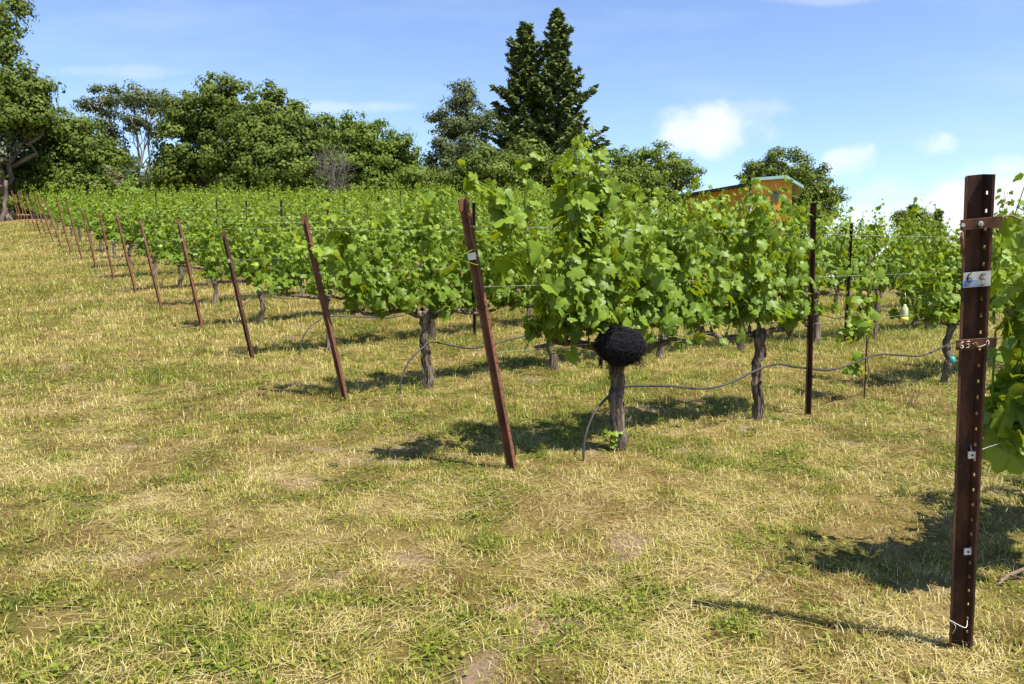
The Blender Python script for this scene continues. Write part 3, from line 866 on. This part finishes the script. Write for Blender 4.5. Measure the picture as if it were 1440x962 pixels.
for k in range(1700):                                           # tangled strands over the bundle
    a = rs.rand() * 2 * PI; c = rs.uniform(-.85, 1); s = math.sqrt(max(0, 1 - c * c))
    p0 = np.array([s * math.cos(a), s * math.sin(a), c]); sc = np.array([.168, .15, .128]) * rs.uniform(.90, 1.16)
    if c < 0: sc[:2] *= 1 - .42 * abs(c)
    tg = np.cross(p0, rs.randn(3)); tg /= np.linalg.norm(tg) + 1e-6
    L = rs.uniform(.25, .7); pts = []
    for q in np.linspace(-1, 1, 5):
        v = p0 + tg * q * L + rs.randn(3) * .06; v = v / np.linalg.norm(v) * (1 + rs.uniform(-.03, .07)); pts.append(v * sc)
    mb.tube(pts, .0014, 3, cap=False)
for k in range(160):                                           # wisps hanging to the right and below
    a = rs.uniform(-.9, .9); p0 = np.array([math.cos(a) * .13, math.sin(a) * .1, rs.uniform(-.10, .05)]); e = p0 + np.array([rs.uniform(.02, .09), rs.uniform(-.03, .03), -rs.uniform(.0, .07)])
    mb.tube([p0, (p0 + e) / 2 + rs.randn(3) * .015, e], .0013, 3, cap=False)
o = mb.build('netting_bundle', M['net']); o.location = bc; o.rotation_euler = (0, 0.10, 0); o.scale = (.9, .9, .95)
tag(o, 'black tangled bird netting bundled around the trunk top of a vine', 'netting')

Zt = 7.6
root = empty('insect_trap', px(1272, 441, Zt))
mb = MB(); prof = [(0.012, .09), (.014, .075), (.030, .055), (.034, .02), (.034, -.045), (.030, -.06)]
mb.tube([(0, 0, z) for r, z in prof], [r for r, z in prof], 12); mb.build('bottle', M['trap_clear'], root)
mb = MB(); mb.tube([(0, 0, -.035), (0, 0, -.06), (0, 0, -.078)], [.0365, .0365, .024], 12); mb.build('lure_base', M['trap_yellow'], root)
mb = MB(); mb.tube([(0, 0, .09), (.005, 0, .13), (0, 0, .20)], .0015, 4); mb.build('hanger', M['wire'], root)
tag(root, 'small clear and yellow bottle trap hanging under the vine leaves', 'insect trap')
mb = MB(); mb.tube([(0, 0, -.035), (0, 0, -.03), (0, 0, .02), (0, 0, .035)], [.022, .03, .03, .014], 10); mb.tube([(0, 0, .03), (.01, 0, .06)], .004, 5)
o = mb.build('hose_valve', M['teal']); o.location = px(1339, 506, 8.0)
tag(o, 'small teal plastic valve at the hose end beside the near post', 'valve')


# ------------------------------------------------------------------ trees
def oak(name, Z, blobs, trunk, mat, label, seed, leaf=.20, cl_dens=1.0, bark='tree_bark', per=100, group='trees at the edge of the vineyard', clump_r=.62, shell=.55, limbs=True, up=0.25, trunk_s=1.0):
    """blobs: (px, py, rx, ry) in photo pixels at depth Z; trunk: (px foot)"""
    rs = np.random.RandomState(seed)
    k = Z / F
    foot = px(trunk, 300, Z); foot.z = gz(foot.x, foot.y)
    root = empty(name, foot)
    O = np.array(foot)
    fb = MB(); tb = MB()
    cs, rads = [], []
    for bx, by, rx, ry in blobs:
        c = np.array(px(bx, by, Z + rs.uniform(-.8, .8) * rx * k * .5)) - O
        cs.append(c); rads.append(np.array([rx * k, max(rx, ry) * k * .9, ry * k]))
    # trunk with limbs to the blobs
    top = np.mean(cs, axis=0); hgt = max(c[2] for c in cs)
    tr = (.018 * hgt + .12) * trunk_s
    fork = np.array([rs.uniform(-.3, .3), rs.uniform(-.2, .2), max(1.5, min(c[2] for c in cs) * .6)])
    tb.tube(wander(rs, (0, 0, -.3), fork, 7, .25), np.linspace(tr * 1.35, tr * .85, 7), 9, rough=.12, seed=seed)
    for c, r in zip(cs, rads):
        if c[2] < fork[2] + .5 or (bark == 'pale_bark' and c[2] < .6 * hgt): continue
        n = 8; e = c + np.array([0, 0, r[2] * .5])
        P = wander(rs, fork, e, n, .9); tb.tube(P, np.linspace(tr * .6, .035, n), 6, rough=.1, seed=seed)
        for q in range(5 if limbs else 2):
            i = rs.randint(3, n - 1); d = rs.randn(3); d[2] = abs(d[2]) * .6; d /= np.linalg.norm(d)
            e2 = c + d * r * rs.uniform(.6, .95); tb.tube(wander(rs, P[i], e2, 6, .4), np.linspace(tr * .25, .02, 6), 5)
    pos, nrm, siz, ton = [], [], [], []
    for c, r in zip(cs, rads):
        area = 4 * PI * ((r[0] * r[1]) ** 1.6 + (r[0] * r[2]) ** 1.6 + (r[1] * r[2]) ** 1.6) ** (1 / 1.6) / 3 ** (1 / 1.6)
        ncl = int(area * 1.25 * cl_dens) + 6
        d = rs.randn(ncl, 3); d /= np.linalg.norm(d, axis=1)[:, None]
        rad = np.where(rs.rand(ncl) < .78, shell + (1.06 - shell) * rs.rand(ncl) ** .55, rs.rand(ncl) ** .5 * .7)
        bump = .82 + .36 * vnoise(d[:, 0] * 2.3 + seed, d[:, 1] * 2.3 + d[:, 2] * 2.0, 7)
        cc = c + d * r * (rad * bump)[:, None]
        cr = clump_r * rs.uniform(.5, 1.35, ncl) * min(1.0, .35 + .5 * min(r))
        ct = rs.randn(ncl) * .10
        for q in range(ncl):
            m = int(per * rs.uniform(.5, 1.25) * (cr[q] / clump_r) ** 1.3) + 5
            dd = rs.randn(m, 3); dd /= np.linalg.norm(dd, axis=1)[:, None]
            p = cc[q] + dd * (rs.rand(m) ** .45)[:, None] * cr[q] * np.array([1.15, 1.15, .8])
            pos.append(p); nrm.append(dd * .9 + d[q] * .6 + np.array([0, 0, up]) + rs.randn(m, 3) * .30)
            siz.append(leaf * .85 * rs.uniform(.6, 1.3, m)); ton.append(np.clip(.42 + ct[q] + .17 * rs.randn(m), 0, 1))
    pos = np.vstack(pos)
    keep = pos[:, 2] > .2
    nr = np.vstack(nrm)[keep]; pos = pos[keep]
    fb.leaves(QUAD[0], QUAD[1], pos, nr, rs.randn(len(pos), 3), np.concatenate(siz)[keep], np.concatenate(ton)[keep])
    tb.build('trunk', M[bark], root); fb.build('crown', M[mat], root, False)
    tag(root, label, 'tree', group)
    return root


def conifer(name, Z, xc, ytop, xfoot, half, label, seed, nb=260, prune=None):
    rs = np.random.RandomState(seed); k = Z / F
    foot = px(xfoot, 300, Z); foot.z = gz(foot.x, foot.y)
    top = px(xc, ytop, Z); Ht = top.z - foot.z
    lean = np.array([(top.x - foot.x), 0, 0])
    root = empty(name, foot)
    tb = MB(); n = 12; zz = np.linspace(0, 1, n)
    axis = np.stack([lean[0] * zz, 0 * zz, Ht * zz], 1); axis[0, 2] = -.3
    tb.tube(axis, np.linspace(.42, .03, n), 9, rough=.08, seed=seed)
    pos, nrm, tip, siz, ton = [], [], [], [], []
    for b in range(nb):
        h = .10 + .90 * (b + rs.rand()) / nb
        prof = half(h) * k
        L = prof * rs.uniform(.55, 1.12) + .15
        a = b * 2.39996 + rs.uniform(-.5, .5)
        d = np.array([math.cos(a), math.sin(a), 0])
        base = np.array([lean[0] * h, 0, Ht * h])
        droop = -.30 + .55 * h
        m = 7; s = np.linspace(0, 1, m)
        pts = base + d[None] * (s * L)[:, None]; pts[:, 2] += (droop * s + .42 * s ** 2.4) * L * .8
        tb.tube(pts, np.linspace(.05, .012, m) * (1.2 - h * .8), 4, cap=False)
        ns = int(20 + 24 * L)
        f = .22 + .80 * rs.rand(ns) ** .8; i = np.clip(f * (m - 1), 0, m - 1.01); i0 = i.astype(int)
        p = pts[i0] + (pts[i0 + 1] - pts[i0]) * (i - i0)[:, None]
        side = np.cross(d, [0, 0, 1.0]); sw = (rs.rand(ns) - .5) * 2
        p = p + side[None] * (sw * .30 * (1.15 - f) * L * .9)[:, None] + rs.randn(ns, 3) * .05 * np.array([1, 1, 1.2])
        p[:, 2] -= .10 * np.abs(sw) * L * .5
        pos.append(p); nrm.append(rs.randn(ns, 3) * .55 + np.array([0, 0, 1.0]) + d * .25)
        tip.append(d[None] * .8 + side[None] * sw[:, None] * .9 + rs.randn(ns, 3) * .3 + np.array([0, 0, .12]))
        siz.append(rs.uniform(.34, .70, ns)); ton.append(np.clip(.38 + .2 * f + .16 * rs.randn(ns) + rs.uniform(-.1, .1), 0, 1))
    fb = MB()
    T = np.array([(-.12, -.5, 0), (.12, -.5, 0), (.20, .1, -.06), (0, .6, 0), (-.20, .1, -.06)])
    tr = np.array([(0, 1, 2), (0, 2, 4), (4, 2, 3)])
    fb.leaves(T, tr, np.vstack(pos), np.vstack(nrm), np.vstack(tip), np.concatenate(siz), np.concatenate(ton))
    tb.build('trunk', M['tree_bark'], root); fb.build('crown', M['needle'], root, False)
    tag(root, label, 'tree', 'trees at the edge of the vineyard')
    return root


# left edge oak that overhangs the picture corner
oak('oak_tree', 44, [(-5, 282, 26, 24), (-16, 14, 52, 40), (-14, 62, 32, 30), (-10, 130, 70, 45), (38, 130, 32, 36), (50, 160, 28, 26), (10, 165, 50, 32), (-30, 200, 60, 60)], 8, 'oak_leaf', 'tall oak overhanging the upper corner at the left edge', 1, .19)
oak('olive_tree', 43, [(2, 195, 24, 26), (-12, 215, 26, 26)], 10, 'olive_leaf', 'grey green olive like tree at the left edge under the tall oak', 2, .15, cl_dens=.8, trunk_s=.5)
oak('oak_tree', 47, [(95, 190, 48, 42), (60, 215, 48, 42), (130, 225, 42, 40), (85, 250, 50, 30), (40, 250, 34, 40), (150, 258, 34, 24), (120, 268, 60, 20), (30, 268, 40, 24), (36, 288, 30, 14)], 78, 'oak_leaf', 'round dense oak between the left corner oak and the airy tree', 3, .19)
oak('airy_tree', 62, [(140, 142, 34, 24), (185, 140, 36, 22), (222, 146, 32, 22), (150, 180, 26, 26), (232, 176, 26, 24), (192, 172, 26, 18), (165, 232, 30, 34), (200, 250, 34, 26), (150, 212, 22, 20)], 190, 'grey_leaf', 'airy grey green tree with pale limbs and sky showing through', 4, .19, cl_dens=.55, bark='pale_bark', shell=.2, per=80, trunk_s=.55)
oak('oak_tree', 54, [(312, 140, 36, 38), (275, 165, 44, 34), (330, 185, 40, 45), (255, 215, 40, 45), (300, 235, 55, 45), (245, 250, 32, 30)], 300, 'oak_leaf', 'tall oak with the highest broad crown left of the conifers', 5, .2)
oak('oak_tree', 51, [(385, 150, 36, 32), (365, 190, 50, 42), (420, 190, 44, 42), (340, 230, 45, 40), (395, 235, 60, 45), (440, 235, 32, 40), (385, 262, 70, 24)], 392, 'oak_leaf', 'wide dark oak standing right of the highest broad oak', 6, .2)
oak('oak_tree', 58, [(475, 195, 38, 32), (515, 200, 46, 36), (555, 220, 38, 34), (500, 240, 60, 38), (575, 248, 32, 26), (460, 250, 34, 30), (540, 262, 60, 24)], 520, 'bright_leaf', 'green domed oak between the wide dark oak and the loose pointed tree', 7, .2)
oak('loose_tree', 63, [(650, 140, 22, 28), (635, 175, 32, 28), (672, 180, 32, 30), (625, 215, 28, 26), (665, 225, 42, 36), (640, 250, 44, 28)], 655, 'grey_leaf', 'loose blue green tree with pointed top left of the conifers', 8, .19, cl_dens=.8)
oak('oak_tree', 52, [(690, 245, 46, 36), (740, 235, 46, 34), (640, 262, 40, 22), (800, 252, 44, 30), (585, 262, 34, 20)], 715, 'oak_leaf', 'low olive green oak in front of the conifers', 9, .19)


def prof_right(h):
    w = 110 * (1 - h) ** 1.0 + 3
    return w * (.80 + .25 * math.sin(h * 23))


def prof_left(h):
    return (86 * (1 - h) ** .74 + 3) * (.88 + .16 * math.sin(h * 31 + 1))


conifer('conifer_tree', 70, 738, 42, 738, prof_left, 'shorter denser conifer, left one of the tall pair', 21, 230)
conifer('conifer_tree', 68, 782, 22, 790, prof_right, 'tallest conifer with upswept branches, right one of the pair', 22, 190)
oak('oak_tree', 66, [(880, 232, 34, 24), (860, 262, 50, 26), (925, 232, 28, 30), (960, 245, 28, 24), (900, 262, 50, 24), (835, 255, 34, 30)], 905, 'bright_leaf', 'bright green oak between the conifers and the orange house', 10, .2, cl_dens=.8)
oak('oak_tree', 72, [(1105, 245, 40, 32), (1065, 250, 26, 24), (1140, 268, 30, 34), (1165, 275, 20, 16), (1115, 290, 50, 30), (1145, 300, 26, 26)], 1115, 'oak_leaf', 'oak rising behind the orange house', 11, .2)
oak('far_tree', 95, [(1282, 315, 26, 20), (1300, 325, 26, 20)], 1290, 'oak_leaf', 'dark far tree top beside the two small conifers', 12, .24)
conifer('conifer_tree', 95, 1282, 291, 1282, lambda h: 24 * (1 - h) ** .8 + 2, 'small far conifer, left of two beyond the right rows', 23, 110)
conifer('conifer_tree', 95, 1320, 296, 1320, lambda h: 22 * (1 - h) ** .8 + 2, 'small far conifer, right of two beyond the right rows', 24, 110)
oak('young_tree', 40, [(172, 258, 18, 18), (186, 268, 22, 16), (160, 272, 18, 14)], 174, 'shrub_leaf', 'small yellow green young tree above the far vine rows', 13, .15, clump_r=.4)

th = oak('thicket', 72, [(x, 268 + (x * 7) % 9, 34, 20 + (x * 3) % 7) for x in range(-40, 680, 38)] + [(x, 290, 26, 18) for x in range(-60, 90, 22)] + [(x, 285, 30, 14) for x in range(850, 960, 36)], 320, 'oak_leaf', 'dark thicket closing the gaps below the tree crowns', 14, .26, per=60, limbs=False, trunk_s=.3)
del th['category']; del th['group']; th['kind'] = 'stuff'

# bare grey bush
rs = np.random.RandomState(31); foot = px(468, 300, 50); foot.z = gz(foot.x, foot.y)
tb = MB()
for k in range(48):
    e = np.array([rs.uniform(-1.2, 1.3), rs.uniform(-.8, .8), rs.uniform(1.8, 4.2)]); P = wander(rs, (rs.uniform(-.2, .2), 0, -.1), e, 8, .35); tb.tube(P, np.linspace(.035, .008, 8), 4, cap=False)
    for q in range(7):
        i = rs.randint(3, 8); d = rs.randn(3); d[2] = abs(d[2]); tb.tube(wander(rs, P[min(i, 7)], P[min(i, 7)] + d * .55, 4, .1), np.linspace(.012, .005, 4), 3, cap=False)
o = tb.build('bare_bush', M['twig']); o.location = foot
tag(o, 'bare grey twiggy bush between the wide dark oak and the domed oak', 'bush')


# ------------------------------------------------------------------ orange house
def house():
    Z = 56
    A = px(966, 300, Z + 8.5); Bc = px(1056, 300, Z + .6); Cc = px(1113, 300, Z)
    g = min(gz(A.x, A.y), gz(Cc.x, Cc.y)) - .6
    root = empty('orange_house', (Bc.x, Bc.y, g))
    O = Vector((Bc.x, Bc.y, g))

    def hz(y, ref): return px(720, y, (ref.y * CP - 0)).z - g      # height of a pixel row at that depth
    b = np.array([Bc.x, Bc.y]) - np.array(O[:2]); c = np.array([Cc.x, Cc.y]) - np.array(O[:2]); a = np.array([A.x, A.y]) - np.array(O[:2])
    back = np.array([.30, .95]) * 6.0
    # tower block: front wall b->c
    def prism(base, h_list, name, mat, par):
        n = len(base); V = [(p[0], p[1], 0) for p in base] + [(p[0], p[1], h) for p, h in zip(base, h_list)]
        Q = [(i, (i + 1) % n, n + (i + 1) % n, n + i) for i in range(n)]
        return mesh_obj(name, V, [np.array(Q), np.array([list(range(n, 2 * n))])], mat, par, None, False)
    hB, hC = hz(257, Bc), hz(252, Cc)
    base = [b, c, c + back, b + back]
    prism(base, [hB, hC, hC, hB], 'wall', M['orange_boards'], root)
    # long wing to the left, set a little behind
    sh = np.array([0, .35]); hA, hB2 = hz(277, A), hz(262, Bc)
    prism([a + sh, b + sh + np.array([-.005, 0]), b + sh + back * .8, a + sh + back * .8], [hA, hB2, hB2, hA], 'wing_wall', M['orange_boards'], root)

    def slab(P, th, name, mat):
        P = [np.array(p, float) for p in P]; n = len(P)
        V = [p for p in P] + [p - np.array([0, 0, th]) for p in P]
        Q = [tuple(range(n)), tuple(range(2 * n - 1, n - 1, -1))]
        S4 = [(i, n + i, n + (i + 1) % n, (i + 1) % n) for i in range(n)]
        return mesh_obj(name, V, [np.array(Q), np.array(S4)], mat, root, None, False)
    dirf = (c - b) / np.linalg.norm(c - b); nf = np.array([dirf[1], -dirf[0]])
    f0 = b + nf * .36 - dirf * .05; f1 = c + nf * .36 - dirf * .45; f2 = c + nf * .25 + dirf * .75
    r0, r1, r2 = b + back - dirf * .05, c + back - dirf * .45, c + back + dirf * .75
    z0, z1, z2 = hz(252.5, Bc) , hz(248.5, Cc), hz(263, Cc)
    slab([(*f0, z0), (*f1, z1), (*r1, z1 + .05), (*r0, z0 + .05)], .22, 'roof', M['fascia_teal'])
    slab([(*f1, z1), (*f2, z2), (*r2, z2 + .05), (*r1, z1 + .05)], .22, 'roof', M['fascia_teal'])
    dA = (b - a) / np.linalg.norm(b - a); nA = np.array([dA[1], -dA[0]])
    w0 = a + sh + nA * .6 - dA * .15; w1 = b + sh + nA * .3 - dA * .05
    slab([(*w0, hA + .16), (*w1, hB2 + .20), (*(w1 + back * .8), hB2 + .3), (*(w0 + back * .8), hA + .26)], .20, 'wing_roof', M['roof_dark'])
    # windows
    def window(p, d, nrm, zc, w, h):
        yaw = math.atan2(d[1], d[0]); Mx = np.array([[math.cos(yaw), -math.sin(yaw), 0], [math.sin(yaw), math.cos(yaw), 0], [0, 0, 1]])
        ctr = np.array([*(p + nrm * .03), zc])
        mb = MB()
        for dx, dz, sx, szz in ((-w / 2, 0, .09, h + .09), (w / 2, 0, .09, h + .09), (0, h / 2, w - .09, .09), (0, -h / 2, w - .09, .09)):
            mb.box(ctr + Mx @ np.array([dx, 0, dz]), (sx, .10, szz), Mx)
        fr = mb.build('window', M['window_frame'], root, False)
        mb = MB(); mb.box(ctr, (w - .095, .05, h - .095), Mx); mb.build('pane', M['glass'], fr, False)
    window(b + (c - b) * .60, dirf, nf, hz(277, Cc), .42, .62)
    window(a + sh + (b - a) * .60, dA, nA, hz(283, Bc), .6, .95)
    tag(root, 'orange board house with teal roof edge standing beyond the vines', 'house')


house()

# ------------------------------------------------------------------ small dead wood on the grass
rs = np.random.RandomState(8)
b = px(1395, 815, 3.25); b.z = gz(b.x, b.y) + .015
mb = MB(); mb.tube(wander(rs, (0, 0, 0), (.30, .12, .05), 7, .04), np.linspace(.010, .005, 7), 6); mb.tube(wander(rs, (.1, .03, .02), (.16, -.06, .03), 4, .02), .004, 5)
o = mb.build('dead_branch', M['cane']); o.location = b; tag(o, 'dead dry branch lying in the grass beside the near post', 'branch')
b = local_frame(1, 0.311 * S + 2 * VS) + Vector((SD.x, SD.y, 0)) * .45; mb = MB()
for k in range(7):
    e = np.array([rs.uniform(-.10, .10), rs.uniform(-.08, .08), rs.uniform(.10, .26)]); mb.tube(wander(rs, (0, 0, -.01), e, 5, .03), [.003, .0028, .0024, .002, .0015], 4)
o = mb.build('dry_weed', M['cane']); b.z = gz(b.x, b.y); o.location = b; tag(o, 'small leafless dry weed in the grass before the young vine', 'weed')

# ------------------------------------------------------------------ sky, sun, camera
SUN_EL = math.radians(60.5)
sd = Vector((0.72, -0.69, 0)).normalized()                     # where the sun stands, over the right shoulder
sun_from = Vector((sd.x * math.cos(SUN_EL), sd.y * math.cos(SUN_EL), math.sin(SUN_EL)))
sl = bpy.data.lights.new('sun', 'SUN'); sl.energy = 5.0; sl.angle = math.radians(.53); sl.color = (1.0, .94, .83)
so = link(bpy.data.objects.new('sun', sl)); so.rotation_euler = sun_from.to_track_quat('Z', 'Y').to_euler(); so.location = (0, 0, 40)

w = bpy.data.worlds.new('World'); bpy.context.scene.world = w; w.use_nodes = True
nt = w.node_tree; nt.nodes.clear(); L = nt.links.new
sky = N(nt, 'ShaderNodeTexSky'); sky.sky_type = 'NISHITA'; sky.sun_disc = False
sky.sun_elevation = SUN_EL; sky.sun_rotation = math.atan2(sd.x, sd.y); sky.altitude = 200; sky.air_density = 1.0; sky.dust_density = 0.25; sky.ozone_density = 4.0
tc = N(nt, 'ShaderNodeTexCoord'); sep = N(nt, 'ShaderNodeSeparateXYZ'); L(tc.outputs['Generated'], sep.inputs[0])
ymax = N(nt, 'ShaderNodeMath', operation='MAXIMUM', i_1=.05); L(sep.outputs['Y'], ymax.inputs[0])
u = N(nt, 'ShaderNodeMath', operation='DIVIDE'); L(sep.outputs['X'], u.inputs[0]); L(ymax.outputs[0], u.inputs[1])
vv = N(nt, 'ShaderNodeMath', operation='DIVIDE'); L(sep.outputs['Z'], vv.inputs[0]); L(ymax.outputs[0], vv.inputs[1])
uvz = N(nt, 'ShaderNodeCombineXYZ'); L(u.outputs[0], uvz.inputs[0]); L(vv.outputs[0], uvz.inputs[1])
nz = N(nt, 'ShaderNodeTexNoise', i_Scale=9.0, i_Detail=7.0, i_Roughness=.58); L(uvz.outputs[0], nz.inputs['Vector'])
nz2 = N(nt, 'ShaderNodeTexNoise', i_Scale=2.6, i_Detail=5.0, i_Roughness=.6); mp = N(nt, 'ShaderNodeMapping'); mp.inputs['Scale'].default_value = (1, 4.5, 1); mp.inputs['Rotation'].default_value = (0, 0, .12)
L(uvz.outputs[0], mp.inputs[0]); L(mp.outputs[0], nz2.inputs['Vector'])


def uv_of(x, y):
    d = px(x, y, 1.0); return d.x / d.y, d.z / d.y


prev = None
for (cx, cy, rx, ry, st, base) in ((1010, 178, 105, 42, .72, .3), (1062, 155, 60, 22, .35, .3), (1197, 226, 44, 28, .85, .3), (1312, 204, 40, 24, .6, .3), (1395, 290, 150, 62, 1.0, .35), (1430, 240, 60, 26, .5, .3), (1255, 268, 60, 26, .25, .3), (1250, 340, 240, 60, .55, .4),
                                   (490, 150, 110, 11, .30, .3), (150, 100, 170, 12, .20, .3), (1150, -5, 120, 14, .22, .3)):
    uu, v0 = uv_of(cx, cy); a = rx / F; b = ry / F
    du = N(nt, 'ShaderNodeMath', operation='MULTIPLY_ADD', i_1=1 / a, i_2=-uu / a); L(u.outputs[0], du.inputs[0])
    dv = N(nt, 'ShaderNodeMath', operation='MULTIPLY_ADD', i_1=1 / b, i_2=-v0 / b); L(vv.outputs[0], dv.inputs[0])
    du2 = N(nt, 'ShaderNodeMath', operation='MULTIPLY'); L(du.outputs[0], du2.inputs[0]); L(du.outputs[0], du2.inputs[1])
    d2 = N(nt, 'ShaderNodeMath', operation='MULTIPLY_ADD'); L(dv.outputs[0], d2.inputs[0]); L(dv.outputs[0], d2.inputs[1]); L(du2.outputs[0], d2.inputs[2])
    q = N(nt, 'ShaderNodeMath', operation='MULTIPLY_ADD', i_1=3.6, i_2=-1.55); L(nz.outputs[0], q.inputs[0])   # noise eats at the edge
    sb = N(nt, 'ShaderNodeMath', operation='SUBTRACT'); L(q.outputs[0], sb.inputs[0]); L(d2.outputs[0], sb.inputs[1])
    mr = N(nt, 'ShaderNodeMapRange', interpolation_type='SMOOTHERSTEP', i_1=-.85, i_2=.6, i_3=0.0, i_4=st); L(sb.outputs[0], mr.inputs[0])
    if prev is None: prev = mr.outputs[0]
    else:
        mx = N(nt, 'ShaderNodeMath', operation='MAXIMUM'); L(prev, mx.inputs[0]); L(mr.outputs[0], mx.inputs[1]); prev = mx.outputs[0]
thin = N(nt, 'ShaderNodeMapRange', i_1=.50, i_2=.80, i_3=0.0, i_4=.16); L(nz2.outputs[0], thin.inputs[0])
ad = N(nt, 'ShaderNodeMath', operation='MAXIMUM'); L(prev, ad.inputs[0]); L(thin.outputs[0], ad.inputs[1])
front = N(nt, 'ShaderNodeMath', operation='GREATER_THAN', i_1=.05); L(sep.outputs['Y'], front.inputs[0])
mk = N(nt, 'ShaderNodeMath', operation='MULTIPLY'); L(ad.outputs[0], mk.inputs[0]); L(front.outputs[0], mk.inputs[1])
mix = N(nt, 'ShaderNodeMix', data_type='RGBA'); L(mk.outputs[0], mix.inputs[0]); hs = N(nt, 'ShaderNodeHueSaturation', i_Saturation=1.0, i_Hue=0.507); L(sky.outputs[0], hs.inputs['Color']); L(hs.outputs[0], mix.inputs[6]); mix.inputs[7].default_value = (5.3, 5.35, 5.5, 1)
bg = N(nt, 'ShaderNodeBackground', i_Strength=.112); L(mix.outputs[2], bg.inputs[0])
out = N(nt, 'ShaderNodeOutputWorld'); L(bg.outputs[0], out.inputs[0])

cam = bpy.data.cameras.new('camera'); cam.sensor_width = 36; cam.lens = F / 1440 * 36; cam.clip_end = 5000; cam.clip_start = .05
co = link(bpy.data.objects.new('camera', cam)); co.rotation_euler = (PI / 2 - PITCH, 0, 0)
sc = bpy.context.scene; sc.camera = co
sc.view_settings.view_transform = 'Standard'; sc.view_settings.look = 'None'; sc.view_settings.gamma = 1; sc.view_settings.use_curve_mapping = False
sc.view_settings.exposure = 1.0
sc.render.engine = 'CYCLES'
sc.cycles.max_bounces = 6; sc.cycles.transparent_max_bounces = 4; sc.cycles.transmission_bounces = 4; sc.cycles.diffuse_bounces = 3
